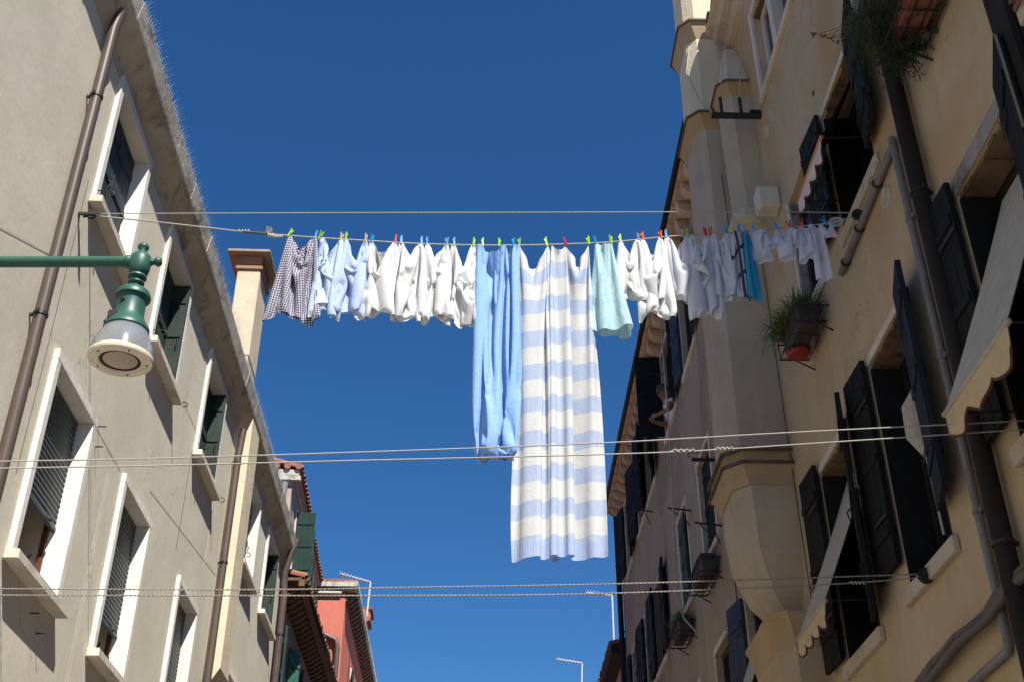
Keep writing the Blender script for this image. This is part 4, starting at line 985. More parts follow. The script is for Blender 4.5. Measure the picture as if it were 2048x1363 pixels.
def grey_print(q, u, v, col):
    uv = q.n('ShaderNodeTexCoord').outputs['UV']; n = q.noise(q.mapping(uv, (60, 90, 1)), 1, 3, .8)
    du = q.math('ABSOLUTE', q.math('SUBTRACT', u, .42)); dv = q.math('ABSOLUTE', q.math('SUBTRACT', v, .46))
    inside = q.math('MULTIPLY', q.math('LESS_THAN', du, .09), q.math('LESS_THAN', dv, .075)); return q.mix(q.math('MULTIPLY', q.math('MULTIPLY', inside, q.ramp(n, .52, .6)), .7), col, (.42,.42,.45))
def seam(c):                                                     # stitched hem: a slim darker line and a second row of stitches
    def f(q, u, v):
        a = q.math('LESS_THAN', q.math('ABSOLUTE', q.math('SUBTRACT', v, .028)), .0035)
        n = q.noise(q.n('ShaderNodeTexCoord').outputs['UV'], 6, 4)
        return q.mix(a, q.mix(q.ramp(n, .3, .7), mul(c, .97), mul(c, 1.02)), mul(c, .72))
    return f
K = {}
K['gingham'] = cloth('gingham_cotton', wht, gingham, .15, .7)
K['pale'] = cloth('pale_blue_stripe_cotton', None, sky_stripe, .3)
K['blue'] = cloth('light_blue_cotton', (.52,.62,.86), seam((.52,.62,.86)), .3, .6)
K['white'] = cloth('white_cotton', (.78,.78,.78), seam((.78,.78,.78)), .32, .5)
K['white_shaded'] = cloth('white_cotton_shaded', (.76,.76,.80), seam((.76,.76,.80)), .32, .45)  # copy of the white cotton with the cool tone of shade in its colour
K['print'] = cloth('printed_white_cotton', (.78,.78,.78), seam((.78,.78,.78)), .30, .5, extra=grey_print)
K['sheet'] = cloth('sky_blue_sheet', (.34,.55,.90), None, .30, .9)
K['duvet'] = cloth('striped_seersucker', None, duvet_pat, .34, .45)
K['aqua'] = cloth('aqua_crepe', None, aqua, .32, 1.0)
K['scarf'] = cloth('printed_scarf', None, scarf, .2, .6)
K['turq'] = cloth('turquoise_cotton', (.045,.36,.58), None, .25, .6)
K['net'] = cloth('white_cotton_fine', (.72,.73,.82), seam((.72,.73,.82)), .38, .5)

shirts = [
 (580, 631, .60, .74, dict(front=1.14, spread=.6, lean=-.06, neck=.1), 'gingham', 'gingham shirt', 'navy and white gingham shirt, first garment on the left end of the line'),
 (644, 684, .64, .69, dict(front=1.28, spread=.4), 'pale', 'pale striped shirt', 'pale blue finely striped shirt hanging right beside the gingham shirt'),
 (692, 732, .64, .69, dict(front=1.38, spread=.2), 'blue', 'plain light blue shirt', 'plain light blue shirt between the striped shirt and the white T-shirts'),
 (742, 790, .70, .69, dict(front=1.38, spread=.30), 'white', 'first white T-shirt', 'white T-shirt hung by its hem right beside the plain light blue shirt'),
 (801, 843, .68, .69, dict(front=1.36, spread=.30), 'white', 'second white T-shirt', 'white T-shirt hung between a plain white T-shirt and the one with a grey print'),
 (854, 894, .66, .69, dict(front=1.38, spread=.30), 'print', 'grey print T-shirt', 'white T-shirt with a faint grey print on its chest'),
 (906, 947, .68, .73, dict(front=1.38, spread=.25), 'white', 'fourth white T-shirt', 'white T-shirt touching the left side of the sky blue sheet'),
 (1240, 1276, .62, .51, dict(front=1.25, spread=.1, neck=.15), 'white', 'short white vest', 'short white vest right beside the aqua top'),
 (1284, 1321, .68, .70, dict(front=1.26, spread=.2, lean=.03), 'white', 'sunlit long T-shirt', 'longer white T-shirt, last one in full sun before the shaded garments'),
 (1332, 1373, .60, .58, dict(front=1.18, spread=.3), 'white_shaded', 'half shaded T-shirt', 'white T-shirt half in shade beneath the eave of the mauve house'),
 (1380, 1413, .72, .74, dict(front=1.38, spread=.6, lean=.03), 'white_shaded', 'wide shaded T-shirt', 'wide white T-shirt with a small dark hem tag, in the shade'),
 (1424, 1453, .60, .60, dict(front=1.18, spread=.6), 'white_shaded', 'shaded T-shirt', 'white T-shirt in the shade left of the printed scarf'),
]
GARM = []
cl = tubes([s[:5] for s in shirts])
for g, s in enumerate(shirts):
    o = cl.mesh(g, 'shirt' if g < 3 else 'vest' if g == 7 else 't_shirt', K[s[5]]); tag(o, s[7], 'shirt' if g < 3 else 'vest' if g == 7 else 'T-shirt', 'laundry hanging on the line'); GARM.append(o)
# hem tag on the wide shaded T-shirt
I = cl.I; V = cl.p[10]; tg = MB(); c0 = Vector(V[I[11, 27]]); tg.box(WO, c0.x-.02, c0.x+.03, c0.y-.012, c0.y-.008, c0.z-.012, c0.z+.012); tg.build('tag', M['cable'], GARM[10])
# sleeveless aqua top hung by its straps, flaring to the hem
def flared(items, nu=40, nv=26, seed=4):
    G = len(items); c = Cloth(G, nu, nv, True); c.bend = .15; h = nu//2; c.R = np.zeros((G, c.N, 2)); c.side = np.zeros((G, c.N)); c.circ = np.zeros((G, 1))
    for g, (XL, XR, W0, W1, H) in enumerate(items):
        A, B = np.array(lx(XL)), np.array(lx(XR)); gap = B[0]-A[0]; c.circ[g] = 1e3
        for i in range(nu):
            front = i <= h; t = i/h if front else 1-(i-h)/(nu-h)
            for j in range(nv+1):
                v = j/nv; k = c.I[i,j]; W = W0+(W1-W0)*v**1.2; sc = .16*math.exp(-((t-.5)/.20)**2)*(1 if front else .55)*(1-v)**2
                x3 = (t-.5)*W; c.R[g,k] = (0, 0); c.U[g,k] = ((i/nu)*2*W1, H*v)
                c.p[g,k] = (A[0]+gap*.5+(t-.5)*(gap*1.15+v*.20)+.07*v*v, YL+(-1 if front else 1)*(.012+.035*math.sin(math.pi*t))+.07*v*math.sin(t*20+g+(0 if front else 2)), A[2]-H*v-sc)
                c.side[g,k] = (-1 if front else 1)*math.sin(math.pi*t)
        for X, ii in ((A, (-1,0,1,2,-2)), (B, (h-2,h-1,h,h+1,h+2))):
            for i in ii: k = c.I[i % nu, 0]; c.w[g,k] = 0; c.p[g,k] = (X[0]+.010*(1 if X is A else -1)*(abs(i if X is A else i-h)-1), X[1]+(-.006 if 0 < i <= h else .006), X[2]-.004)
        # rest lengths from flared flat pattern, set straight on the groups
        c.flat = (W0, W1, H)
    return c
class Flare(Cloth): pass
def solve_flared(c, steps=140, seed=3, sizes=None):
    gs = []; nu, nv = c.nu, c.nv; h = nu//2; rs = np.random.RandomState(seed)
    for kind, a, b, k in c.idx_groups():
        ia, ja = a//(nv+1), a % (nv+1); ib, jb = b//(nv+1), b % (nv+1); L = np.zeros((c.G, len(a)))
        for g, (W0, W1, H) in enumerate(sizes):
            va = (ja+jb)/2/nv; W = W0+(W1-W0)*va**1.2; di = np.abs(ib-ia); di = np.minimum(di, nu-di); L[g] = np.sqrt((di*2*W/nu)**2+((jb-ja)*H/nv)**2)
        gs.append((a, b, L, k))
    p = c.p; v = np.zeros_like(p); dt = .016
    for st in range(steps):
        f = rs.normal(0, .3, p.shape); f[..., 2] -= 2.6; f[..., 1] += .16*c.side; f[..., 0] += .07
        v = (v+f*dt)*.95; q = p+v*dt*(c.w[..., None] > 0)
        for _ in range(6):
            for a, b, L0, k in gs:
                d = q[:, b]-q[:, a]; L = np.sqrt((d**2).sum(-1))+1e-9; wa, wb = c.w[:, a], c.w[:, b]; ws = wa+wb; ws[ws == 0] = 1
                cc = (k*(L-L0)/L/ws)[..., None]*d; q[:, a] += wa[..., None]*cc; q[:, b] -= wb[..., None]*cc
        v = (q-p)/dt; sp_ = np.sqrt((v**2).sum(-1, keepdims=True))+1e-9; v *= np.minimum(1, .8/sp_); p = q
    c.p = p
fc = flared([(1191, 1222, .22, .56, .82)]); solve_flared(fc, sizes=[(.22, .56, .82)])
o = fc.mesh(0, 'sleeveless_top', K['aqua']); tag(o, 'aqua crinkled sleeveless top flaring at the hem right of the striped sheet', 'top', 'laundry hanging on the line'); GARM.append(o)

def sheet(nu, nv, W, H, pins, seed, ytop, bend=.15, steps=170, bottom=None, widths=None, xb=(0, 0), wind=.3, amp=.10, phase=0., extra=None):
    """single cloth hung from several pegs; pins: (photo column, fraction along its upper edge)"""
    c = Cloth(1, nu, nv, False); c.bend = bend; c.R = np.zeros((1, c.N, 2)); c.side = np.zeros((1, c.N)); c.circ = 1e3; rs = np.random.RandomState(seed)
    px = [np.array(lx(X)) for X, t in pins]; pt = [t for X, t in pins]
    for i in range(nu):
        t = i/(nu-1); k = 0
        while k < len(pt)-2 and t > pt[k+1]: k += 1
        f = (t-pt[k])/(pt[k+1]-pt[k]); X = px[k]*(1-f)+px[k+1]*f; gap = abs(px[k+1][0]-px[k][0]); cl_ = W*(pt[k+1]-pt[k]); sl = math.sqrt(max(0, cl_**2-gap**2))/2
        for j in range(nv+1):
            v = j/nv; m = c.I[i,j]; wsc = 1 if widths is None else widths(v)
            c.R[0,m] = (W*t*wsc, H*v); c.U[0,m] = (W*t, H*v)
            x = X[0]+(xb[0]*(1-t)+xb[1]*t)*v; tri = 1-abs(2*f-1)
            c.p[0,m] = (x, YL+ytop(t, v)+amp*tri*((-1)**(k+1))*min(1, .2+v), X[2]-H*v-sl*tri*.7*max(0, 1-v*2.2)-.004)
    for X, t in pins:
        i0 = round(t*(nu-1))
        for i in (i0-1, i0, i0+1):
            if 0 <= i < nu: m = c.I[i,0]; c.w[0,m] = 0; P_ = np.array(lx(X)); c.p[0,m] = (P_[0]+(i-i0)*.004, P_[1]+(i-i0)*.004*(-1)**i, P_[2]-.006)
    c.solve(steps, 7, None, wind=wind, seed=seed, extra=extra)
    return c
# sky blue sheet, gathered into a loose pouch at its foot
def pouch(q):
    pass
bs = Cloth
def blue_sheet():
    nu, nv = 56, 60; W, H = 1.25, 1.95
    c = sheet(nu, nv, W, H, [(953, .0), (967, .12), (999, .50), (1012, .66), (1027, .88), (1036, 1.)], 21, lambda t, v: -.02+.05*math.sin(t*9+v*2)*v, widths=None, amp=.06, steps=1, bend=.04)
    I = c.I; p0 = c.p.copy(); ln = np.array(on_y(988, 893, YL))
    tgt = {}
    for i in range(nu):
        t = i/(nu-1); a = t*2*math.pi
        tgt[I[i, nv]] = (ln[0]+.02*math.sin(a*3)+(t-.5)*.13, YL+.04+.03*math.cos(a*2), ln[2]-.02+.03*math.sin(a*2))
    ks = np.array(list(tgt)); T = np.array([tgt[k] for k in ks])
    for m, k in enumerate(ks): c.p[0, k] = T[m]; c.w[0, k] = 0
    # let the upper rows lie where the pegs put them and the lower rows billow out above the gathered foot
    for i in range(nu):
        t = i/(nu-1)
        for j in range(nv):
            v = j/nv; k = c.I[i,j]
            if c.w[0,k] and v > .55:
                f = (v-.55)/.45; b = math.sin(math.pi*min(1, f*1.02)); x = c.p[0,k,0]; c.p[0,k] = (x*(1-f*.5)+(ln[0]+(t-.5)*.30)*f*.5-.02*b, YL-.02-.16*b*math.sin(math.pi*t)+.05*math.sin(t*13)*b, c.p[0,k,2]*(1-f)+(ln[2]-.22*math.sin(math.pi*f**1.5))*f)
    c.solve(200, 10, None, wind=.2, seed=9)
    return c
c = blue_sheet(); o = c.mesh(0, 'bed_sheet', K['sheet']); tag(o, 'plain sky blue bed sheet hanging long with its foot bunched into a knot', 'sheet', 'laundry hanging on the line'); GARM.append(o)
c = sheet(84, 84, 1.26, 2.37, [(1039, .0), (1094, .34), (1104, .52), (1131, .665), (1177, 1.)], 33, lambda t, v: (.012+.02*v)*math.sin(t*46+2*v)+.02*math.sin(t*23)*v, amp=.12, steps=190, xb=(-.10, -.07), wind=.1, bend=.04)
o = c.mesh(0, 'duvet_cover', K['duvet']); tag(o, 'very long white and blue banded duvet cover with a blue frilled hem', 'duvet cover', 'laundry hanging on the line'); GARM.append(o)
# scarf, towel and the small things at the shaded end
c = sheet(22, 30, .34, .62, [(1462, .25), (1481, .8)], 41, lambda t, v: .03*math.sin(t*11)*v, amp=.06, xb=(.05, .12), steps=120)
o = c.mesh(0, 'scarf', K['scarf']); tag(o, 'beige printed scarf with dark blue borders between the shaded T-shirts and the turquoise cloth', 'scarf', 'laundry hanging on the line'); GARM.append(o)
c = sheet(18, 28, .26, .64, [(1486, .35), (1494, .7)], 43, lambda t, v: .03*math.sin(t*9)*v, amp=.05, xb=(.02, .10), steps=120)
o = c.mesh(0, 'cloth', K['turq']); tag(o, 'narrow turquoise cloth hanging beside the printed scarf', 'cloth', 'laundry hanging on the line'); GARM.append(o)
small = [(1508, 1527, .20, .30, dict(front=1.05, spread=.2), 'undershirt', 'small white undershirt right beside the turquoise cloth'),
 (1531, 1552, .20, .18, dict(front=1.05, spread=.30), 'briefs', 'tiny white briefs between the small undershirt and a blue peg'),
 (1555, 1578, .20, .31, dict(front=1.05, spread=.2), 'undershirt', 'small white undershirt in the middle of the little white pieces'),
 (1581, 1598, .18, .19, dict(front=1.05, spread=.1), 'briefs', 'tiny white briefs under the crimson peg'),
 (1601, 1616, .22, .34, dict(front=1.05, spread=.2), 'undershirt', 'white undershirt under the orange peg by the dark plant window'),
 (1644, 1661, .15, .12, dict(front=1.05, spread=.1), 'briefs', 'last tiny white briefs beside the wire spacer')]
cs = tubes([s[:5] for s in small], 24, 12, steps=110, sew_shoulder=False, seed=8, push=1.0)
for g, s in enumerate(small): o = cs.mesh(g, s[5], K['net']); tag(o, s[6], s[5], 'laundry hanging on the line'); GARM.append(o)
c = sheet(20, 26, .26, .52, [(1618, .0), (1628, .45), (1640, .9)], 47, lambda t, v: .03*math.sin(t*9)*v, amp=.05, xb=(.02, .10), steps=120)
o = c.mesh(0, 'napkin', K['net']); tag(o, 'white cloth trailing to a point in front of the dark plant window', 'cloth', 'laundry hanging on the line'); GARM.append(o)
# wire spacer at the end of the line
t = thing('line_spacer', 'pale oval wire spacer at the right end of the laundry line', 'spacer', on_y(1672,444,YL))
b = MB(); c0 = on_y(1672,444,YL); ex = Vector((1,0,.25)).normalized(); ez = Vector((-.25,0,1)).normalized()
b.tube([c0+ex*.062*math.cos(a)+ez*.042*math.sin(a) for a in [k*math.pi/10 for k in range(21)]], .005, 6)
b.build('ring', M['alu'], t)
b = MB()
for k in range(7):
    x = -.05+k*.0165; h = .040*math.sqrt(max(.05, 1-(x/.062)**2)); b.tube([c0+ex*x-ez*h, c0+ex*x+ez*h], .004, 5)
b.build('bars', M['alu'], t)

# clothes pegs
PEGC = dict(lime=(.32,.60,.02), blue=(.02,.28,.62), wood=(.50,.38,.25), orange=(.72,.12,.025), crimson=(.52,.008,.07), purple=(.28,.012,.14), clear=(.16,.34,.50), green=(.22,.42,.10))
PM = {k: paint('peg_'+k, v, .4, bump=.03) for k, v in PEGC.items()}
def peg_mesh(h=.085):
    b = MB()
    for sgn in (-1, 1):
        prof = [(.002,-.45),(.006,-.47),(.010,-.40),(.011,-.05),(.012,.1),(.017,.5),(.013,.53),(.007,.2),(.004,.0),(.005,-.12),(.003,-.2)]
        P = [(-.0065, sgn*y, z*h) for y, z in prof]+[(.0065, sgn*y, z*h) for y, z in prof]; n = len(prof)
        b.add(P, [(i,(i+1)%n,n+(i+1)%n,n+i) for i in range(n)]+[tuple(range(n)), tuple(range(2*n-1,n-1,-1))])
    b.tube([(-.009, 0, .06*h), (.009, 0, .06*h)], .0075, 8)
    return b
pegs = [(580,'lime','left corner of the gingham shirt',.5),(631,'blue','right corner of the gingham shirt',.2),(641,'lime','left corner of the pale striped shirt',.5),(683,'wood','right corner of the pale striped shirt',0),(692,'lime','left corner of the plain light blue shirt',.1),(732,'wood','right corner of the plain light blue shirt',0),
 (744,'blue','left corner of the first white T-shirt',.1),(791,'orange','right corner of the first white T-shirt',.08),(802,'blue','left corner of the second white T-shirt',0),(843,'clear','right corner of the second white T-shirt',0),(854,'blue','left corner of the grey print T-shirt',0),(893,'clear','right corner of the grey print T-shirt',0),(908,'blue','left corner of the T-shirt beside the sky blue sheet',0),(948,'lime','right corner of the T-shirt beside the sky blue sheet',.05),
 (965,'lime','left end of the sky blue sheet',0),(999,'lime','middle of the sky blue sheet',0),(1026,'blue','right end of the sky blue sheet',0),(1038,'green','left end of the banded duvet cover',0),(1092,'lime','middle of the banded duvet cover',-.15),(1131,'crimson','middle of the banded duvet cover',-.35),(1176,'lime','right end of the banded duvet cover',0),
 (1191,'blue','left strap of the aqua top',-.2),(1222,'lime','right strap of the aqua top',-.1),(1240,'lime','left corner of the short white vest',.0),(1276,'clear','right corner of the short white vest',0),(1285,'orange','left corner of the longer sunlit T-shirt',-.1),(1321,'orange','right corner of the longer sunlit T-shirt',0),(1332,'blue','left corner of the half shaded T-shirt',0),
 (1365,'wood','right corner of the half shaded T-shirt',0),(1375,'green','left corner of the wide shaded T-shirt',0),(1411,'crimson','right corner of the wide shaded T-shirt',-.1),(1421,'orange','left corner of the T-shirt beside the scarf',0),(1452,'blue','right corner of the T-shirt beside the scarf',0),(1464,'lime','left end of the printed scarf',-.5),(1478,'blue','right end of the printed scarf',-.1),(1490,'clear','top of the turquoise cloth',-.1),
 (1507,'blue','small undershirt beside the turquoise cloth',0),(1553,'blue','small undershirt in the middle of the little pieces',-.3),(1580,'crimson','tiny briefs by the plant window',-.8),(1604,'orange','white undershirt by the plant window',-.2),(1619,'purple','white cloth trailing to a point',-.3),(1650,'blue','last tiny briefs on the line',-.9)]
pm = peg_mesh().build('peg_mould', None, None, loc=(0,0,0)); base = pm.data; bpy.data.objects.remove(pm)
pd = {}
for X, col, where, tilt in pegs:
    if col not in pd: pd[col] = base.copy(); pd[col].name = 'peg_'+col; pd[col].materials.clear(); pd[col].materials.append(PM[col])
    o = bpy.data.objects.new('clothes_peg', pd[col]); C.objects.link(o); o.location = lx(X)+Vector((0, -.004, .018)); o.rotation_euler = (RND.uniform(-.15,.15), tilt*.8, RND.uniform(-.9,.9))
    o['_o'] = list(o.location)
    cn = dict(lime='lime green', wood='pale wooden', clear='translucent blue', green='dull green').get(col, col)
    tag(o, '%s clothes peg at the %s' % (cn, where) if 'corner' in where or 'end' in where or 'strap' in where or 'middle of the sky' in where or 'middle of the banded' in where else '%s clothes peg holding the %s' % (cn, where), 'clothes peg', 'clothes pegs on the laundry line')

# hanging white cord by the mauve house
cd = [FR.w(*(lambda q: (q[0], .30, q[1]))(FR.pix(X, Y, .30))) for X, Y in ((1322,640),(1330,760),(1338,860),(1345,980),(1349,1100),(1354,1180),(1368,1235),(1392,1262))]
tag(MB().tube(cd, .012, 6).build('cord', M['rope'], None, smooth=True), 'white cord hanging down the front of the mauve house past the leaning person', 'cord')

# ================================================================== PLANTERS
def blades(b, c, n, L, spread, r=.006, droop=.3, up=1., box=(.1,.1)):
    for k in range(n):
        o = c+Vector((RND.uniform(-1,1)*box[0], RND.uniform(-1,1)*box[1], RND.uniform(-.02,.02))); a = RND.uniform(0, 6.283); e = RND.random()**.7*spread; l = L*RND.uniform(.55, 1.1)
        d = Vector((math.cos(a)*e, math.sin(a)*e, up*RND.uniform(.5, 1))).normalized(); s = d.cross(Vector((0,0,1)))
        s = (s if s.length > .05 else Vector((1,0,0))).normalized()*r; m = o+d*l*.55; t = o+d*l+Vector((0,0,-droop*l*e)); b.add([o-s, o+s, m+s*.8, m-s*.8, t], [(0,1,2,3),(3,2,4)])
def sprigs(b, c, n, L, spread, dn, leaf=.02, box=(.1,.1), per=16, wid=.0035):
    """branching sprigs set with needle leaves"""
    for k in range(n):
        o = c+Vector((RND.uniform(-1,1)*box[0], RND.uniform(-1,1)*box[1], RND.uniform(-.04,.04))); a = RND.uniform(0, 6.283); l = L*RND.uniform(.5, 1.15); d = Vector((math.cos(a)*spread, math.sin(a)*spread, RND.uniform(-.2, 1)-dn)).normalized(); p = o
        for j in range(per):
            f = j/per; q = p+d*(l/per); d = (d+Vector((RND.uniform(-.12,.12), RND.uniform(-.12,.12), -.05*dn))).normalized()
            for z in (0, 1):
                ld = (d*.5+Vector((RND.uniform(-1,1), RND.uniform(-1,1), RND.uniform(-.6,1)))).normalized(); s = ld.cross(Vector((.3,.2,1))).normalized()*wid; e = q+ld*leaf*(1.1-.4*f); b.add([q-s*.4, (q+e)/2-s, e, (q+e)/2+s, q+s*.4], [(0,1,2,3,4)])
            p = q
        # stem as a thin triangular stick
        b.add([o+Vector((.002,0,0)), o-Vector((.002,0,0)), o+Vector((0,.003,0)), p], [(0,1,3),(1,2,3),(2,0,3)])
def planter(label, s0, s1, o0, o1, z, h, potmat, F=FR, tray=None, ends=True, frame=.016, scroll=True):
    c = F.w((s0+s1)/2, (o0+o1)/2, z); t = thing('window_box', label, 'planter', c)
    p = MB(); p.loft(F, [(z, [(s0+.03,o0+.03),(s1-.03,o0+.03),(s1-.03,o1-.03),(s0+.03,o1-.03)]), (z+h*.82, [(s0+.01,o0+.01),(s1-.01,o0+.01),(s1-.01,o1-.01),(s0+.01,o1-.01)]), (z+h*.83, [(s0-.005,o0-.005),(s1+.005,o0-.005),(s1+.005,o1+.005),(s0-.005,o1+.005)]), (z+h, [(s0-.005,o0-.005),(s1+.005,o0-.005),(s1+.005,o1+.005),(s0-.005,o1+.005)])])
    p.build('trough', M[potmat], t, bevel=.006)
    if tray: MB().lathe(F.w(s1-.10, (o0+o1)/2, z-.05), [(.09,0),(.11,.02),(.12,.045),(.06,.045)], 20).build('saucer', M[tray], t, smooth=True)
    k = MB(); zb = z-.02; e = .03
    for zz in (zb, z+h*.72):
        k.tube([F.w(s0-e,o0-.01,zz), F.w(s0-e,o1+e,zz), F.w(s1+e,o1+e,zz), F.w(s1+e,o0-.01,zz), F.w(s0-e,o0-.01,zz)], frame*.5, 6)
    n = max(2, int((s1-s0)/.16))
    for i in range(n+1):
        s = s0+(s1-s0)*i/n; k.tube([F.w(s,o0,zb), F.w(s,o1+e,zb), F.w(s,o1+e,z+h*.72)], frame*.4, 5)
    for o_ in (o0+(o1-o0)*.33, o0+(o1-o0)*.7): k.tube([F.w(s0-e,o_,zb), F.w(s1+e,o_,zb)], frame*.4, 5)
    for s in (s0-e, s1+e):
        k.tube([F.w(s,0,z+h*.72), F.w(s,o0,z+h*.72)], frame*.5, 6); k.tube([F.w(s,.0,zb-.10), F.w(s,o0+(o1-o0)*.5,zb)], frame*.45, 6)
        if scroll:
            for q in (.3, .7): k.tube([F.w(s, o0+(o1-o0)*q+.04*math.cos(a)*(1-a/9), z+h*.36+.045*math.sin(a)*(1-a/9)) for a in [i*.5 for i in range(14)]], frame*.3, 4)
    k.build('rack', M['iron'], t, smooth=True)
    return c
def plant(name, label, mb, mat, extra=()):
    o = mb.build(name, M[mat], None, recalc=False); tag(o, label, 'plant')
    for nm, m2, mt in extra: m2.build(nm, M[mt], o, recalc=False)
    return o
# big terracotta trough high on the right
c = planter('long terracotta trough in a black iron frame high on the ochre wall', 4.74, 5.70, .05, .30, 6.05, .22, 'terra', scroll=False, frame=.019)
lv = MB(); cl_ = FR.w(5.55, .22, 6.30); blades(lv, cl_, 2200, .26, 1.3, .0030, .5, .8, (.12,.18)); blades(lv, FR.w(5.62, .36, 6.24), 1500, .24, 1.6, .0030, .9, .25, (.09,.18)); blades(lv, FR.w(5.1, .26, 6.30), 1300, .26, 1.2, .003, .5, .8, (.10,.2))
fl_ = MB()
for k in range(4):
    p0 = FR.w(5.72, .40, 6.25); p1 = p0+Vector((-.18-.05*k, .10+.02*k, .04*k-.05)); fl_.tube([p0, (p0+p1)/2+Vector((0,0,.03)), p1], .003, 4)
    for j in range(5): fl_.lathe(p1+Vector((RND.uniform(-.02,.02), RND.uniform(-.02,.02), RND.uniform(-.02,.02))), [(.004,-.008),(.011,0),(.004,.008)], 6)
plant('lavender', 'grey green lavender bush spilling over the far end of the terracotta trough', lv, 'lav', [('dry_flower', fl_, 'twig')])
rs_ = MB(); sprigs(rs_, FR.w(5.66, .22, 6.20), 120, .28, .8, .75, .028, (.09,.13), 18); sprigs(rs_, FR.w(5.74, .22, 6.06), 90, .24, .7, .8, .028, (.08,.10), 16); sprigs(rs_, FR.w(5.72, .10, 6.02), 12, .32, 1.2, -.25, .026, (.05,.05), 20)
plant('rosemary', 'dark trailing rosemary hanging below the lavender past the drainpipe', rs_, 'rosm')
# box under the plant window
c = planter('dark window box in a scrolled iron rack with a red saucer under the plant window', 8.66, 9.26, .06, .29, 5.72, .20, 'pot_dk', tray='pot_red', frame=.016)
gr = MB(); blades(gr, FR.w(8.96, .20, 5.92), 700, .26, 1.1, .0035, .35, .9, (.10,.28)); blades(gr, FR.w(9.1, .30, 5.90), 300, .26, 1.6, .0035, .5, .45, (.08,.2))
plant('grass_plant', 'spiky green grass plant growing in the box under the plant window', gr, 'grass')
c = planter('empty black window box in an iron rack by the white framed window', 14.35, 15.2, .05, .26, 5.62, .24, 'pot_dk', frame=.02, scroll=False)
c = planter('small black window box holding a leafy plant under the narrow mauve house window', 16.5, 17.25, .05, .26, 5.55, .20, 'pot_dk', frame=.02, scroll=False)
gr = MB(); blades(gr, FR.w(16.87, .16, 5.75), 420, .24, 1.2, .006, .4, .7, (.10,.34)); plant('leafy_plant', 'low green leafy plant in the small box under the narrow mauve house window', gr, 'grass')

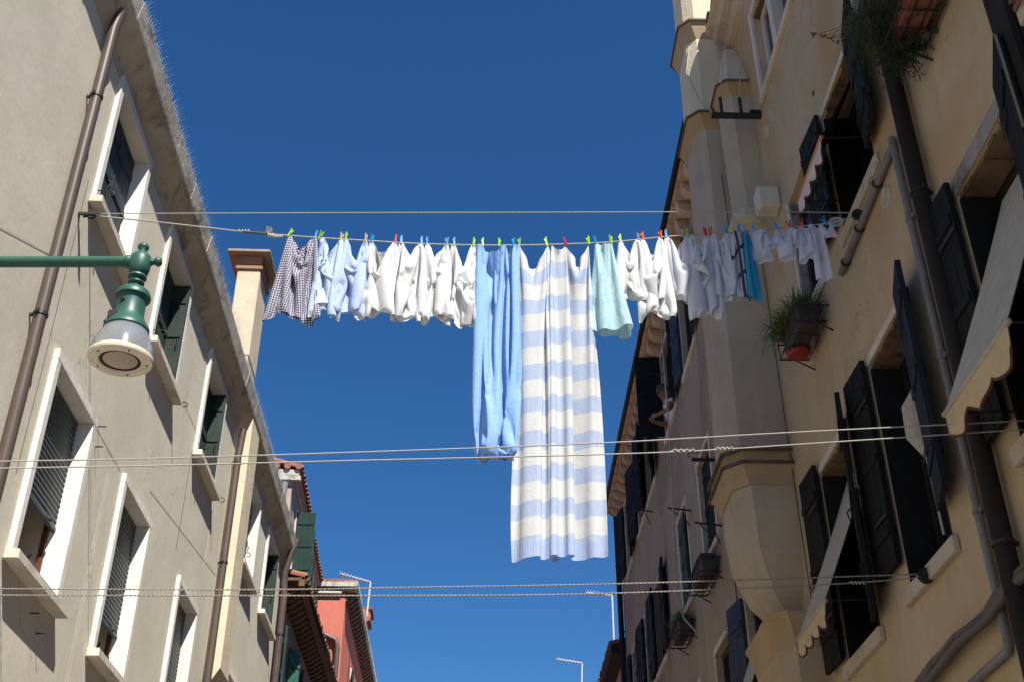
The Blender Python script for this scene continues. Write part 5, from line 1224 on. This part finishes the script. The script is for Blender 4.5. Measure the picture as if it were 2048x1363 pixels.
# ================================================================== PERSON leaning out of the window
def person():
    F = FR; s0 = 17.05
    t = thing('person', 'grey haired person in a white T-shirt leaning out of a mauve house window', 'person', F.w(s0, -.1, 9.27))
    P = {}
    J = {'pelvis': (s0+.1, -.26, 9.05, .16), 'waist': (s0+.06, -.18, 9.24, .16), 'chest': (s0, -.02, 9.46, .165), 'neckb': (s0-.02, .06, 9.60, .085), 'neck': (s0-.03, .09, 9.66, .06), 'head': (s0-.05, .14, 9.75, .086), 'crown': (s0-.05, .16, 9.84, .082),
         'shL': (s0+.17, .00, 9.55, .075), 'elL': (s0+.27, .08, 9.34, .048), 'wrL': (s0+.14, .27, 9.32, .032), 'haL': (s0+.09, .33, 9.32, .036),
         'shR': (s0-.20, .02, 9.53, .075), 'elR': (s0-.30, .09, 9.33, .048), 'wrR': (s0-.14, .25, 9.31, .032), 'haR': (s0-.07, .31, 9.32, .036)}
    E_ = [('pelvis','waist'),('waist','chest'),('chest','neckb'),('neckb','neck'),('neck','head'),('head','crown'),('chest','shL'),('shL','elL'),('elL','wrL'),('wrL','haL'),('chest','shR'),('shR','elR'),('elR','wrR'),('wrR','haR')]
    for side, sg in (('L', 1), ('R', -1)):
        h = J['ha'+side]
        for f in range(4):
            J['f%s%d' % (side, f)] = (h[0]-.035*sg+.0*f, h[1]+.045-.012*f, h[2]+.022-.018*f, .0095); J['g%s%d' % (side, f)] = (h[0]-.062*sg, h[1]+.040-.012*f, h[2]+.010-.018*f, .008); E_ += [('ha'+side, 'f%s%d' % (side, f)), ('f%s%d' % (side, f), 'g%s%d' % (side, f))]
        J['t'+side] = (h[0]-.01*sg, h[1]+.02, h[2]+.055, .010); E_.append(('ha'+side, 't'+side))
    names = list(J); off = Vector(t['_o'])
    def skin(nm, joints, edges, mat, grow=0, sub=2):
        ids = {n: i for i, n in enumerate(joints)}; me = bpy.data.meshes.new(nm); me.from_pydata([tuple(F.w(*J[n][:3])-off) for n in joints], [(ids[a], ids[b]) for a, b in edges], [])
        o = bpy.data.objects.new(nm, me); C.objects.link(o); o.parent = t; o['_o'] = list(off); m = o.modifiers.new('skin', 'SKIN'); m.use_smooth_shade = True
        for n, v in zip(joints, me.skin_vertices[0].data): v.radius = (J[n][3]+grow, J[n][3]+grow); v.use_root = (n == joints[0])
        sm = o.modifiers.new('sub', 'SUBSURF'); sm.levels = sub; sm.render_levels = sub; me.materials.append(mat); return o
    body = skin('body', names, E_, M['skin'])
    # T-shirt: the trunk and upper arms again, a little larger
    J['slL'] = tuple(J['shL'][i]*.45+J['elL'][i]*.55 for i in range(3))+(.062,); J['slR'] = tuple(J['shR'][i]*.45+J['elR'][i]*.55 for i in range(3))+(.062,)
    skin('t_shirt', ['pelvis','waist','chest','neckb','shL','slL','shR','slR'], [('pelvis','waist'),('waist','chest'),('chest','neckb'),('chest','shL'),('shL','slL'),('chest','shR'),('shR','slR')], M['shirtw'], .022)
    hd = F.w(*J['head'][:3]); cr = F.w(*J['crown'][:3]); fw = (F.out*.75+F.d*-.6+Vector((0,0,-.25))).normalized(); sd = fw.cross(Vector((0,0,1))).normalized(); upv = sd.cross(fw)
    h = MB(); c = (hd+cr)/2+upv*.035-fw*.015; P_ = []; n, m = 20, 10
    for i in range(m+1):
        a = math.pi*.62*i/m
        for k in range(n):
            b = 2*math.pi*k/n; d = upv*math.cos(a)+(fw*math.cos(b)+sd*math.sin(b))*math.sin(a); r = .104*(1+.05*math.sin(b*5+i))
            if d.dot(fw) > .35 and i > m*.45: r *= .86
            P_.append(c+d*r)
    h.add(P_, [(i*n+k, i*n+(k+1)%n, (i+1)*n+(k+1)%n, (i+1)*n+k) for i in range(m) for k in range(n)]); h.build('hair', M['hair'], t, smooth=True)
    f = MB(); e0 = hd+upv*.03+fw*.082
    for q in (-1, 1): f.lathe(e0+sd*q*.032-fw*.006, [(.0,-.012),(.010,-.006),(.012,0),(.010,.006),(.0,.010)], 10, axis=fw)
    f.build('eye', M['dark'], t, smooth=True)
    ns = MB(); ns.add([e0+sd*.010, e0-sd*.010, e0-upv*.045+sd*.018, e0-upv*.045-sd*.018, e0-upv*.040+fw*.028], [(0,1,4),(0,4,2),(1,3,4),(2,4,3),(0,2,3,1)])
    for q in (-1, 1): ns.lathe(hd+upv*.01+sd*q*.088-fw*.01, [(.0,-.012),(.022,-.008),(.028,0),(.02,.008),(0,.01)], 10, axis=sd)
    ns.build('nose', M['skin'], t, smooth=True); MB().box(WO, -.001,.001,-.001,.001,-.001,.001) if False else None
    mo = MB(); mo.tube([e0-upv*.072-fw*.004+sd*x for x in (-.026,0,.026)], [.004,.007,.004], 6); mo.build('mouth', M['brownwood'], t, smooth=True)
person()

# ================================================================== LIGHT, SKY, CAMERA
sun_dir = Vector((1, -2.14, 2.86)).normalized()
sl = bpy.data.lights.new('sun', 'SUN'); sl.energy = 4.8; sl.angle = rad(.5); sl.color = (1, .955, .88)
so = bpy.data.objects.new('sun', sl); C.objects.link(so); so.location = sun_dir*60; so.rotation_euler = (-sun_dir).to_track_quat('-Z', 'Y').to_euler()
wd = bpy.data.worlds.new('World'); bpy.context.scene.world = wd; wd.use_nodes = True; nt = wd.node_tree; nt.nodes.clear()
sk = nt.nodes.new('ShaderNodeTexSky'); sk.sky_type = 'NISHITA'; sk.sun_disc = False; sk.sun_elevation = math.asin(sun_dir.z); sk.sun_rotation = math.atan2(sun_dir.x, sun_dir.y)
sk.altitude = 0; sk.air_density = .95; sk.dust_density = 0; sk.ozone_density = 9
bg = nt.nodes.new('ShaderNodeBackground'); bg.inputs[1].default_value = .066; wo = nt.nodes.new('ShaderNodeOutputWorld')
hs_ = nt.nodes.new('ShaderNodeHueSaturation'); hs_.inputs['Saturation'].default_value = 1.15; nt.links.new(sk.outputs[0], hs_.inputs['Color']); nt.links.new(hs_.outputs[0], bg.inputs[0]); nt.links.new(bg.outputs[0], wo.inputs[0])
cam = bpy.data.cameras.new('camera'); co = bpy.data.objects.new('camera', cam); C.objects.link(co)
cam.lens = 36*FPX/2048; cam.sensor_width = 36; cam.clip_end = 2000; cam.clip_start = .05; co.location = (0,0,0); co.rotation_euler = (math.pi/2+PITCH, 0, 0)
sc = bpy.context.scene; sc.camera = co
sc.view_settings.view_transform = 'Standard'; sc.view_settings.look = 'None'; sc.view_settings.exposure = .85; sc.view_settings.gamma = 1
for o in bpy.data.objects:
    if '_o' in o: del o['_o']
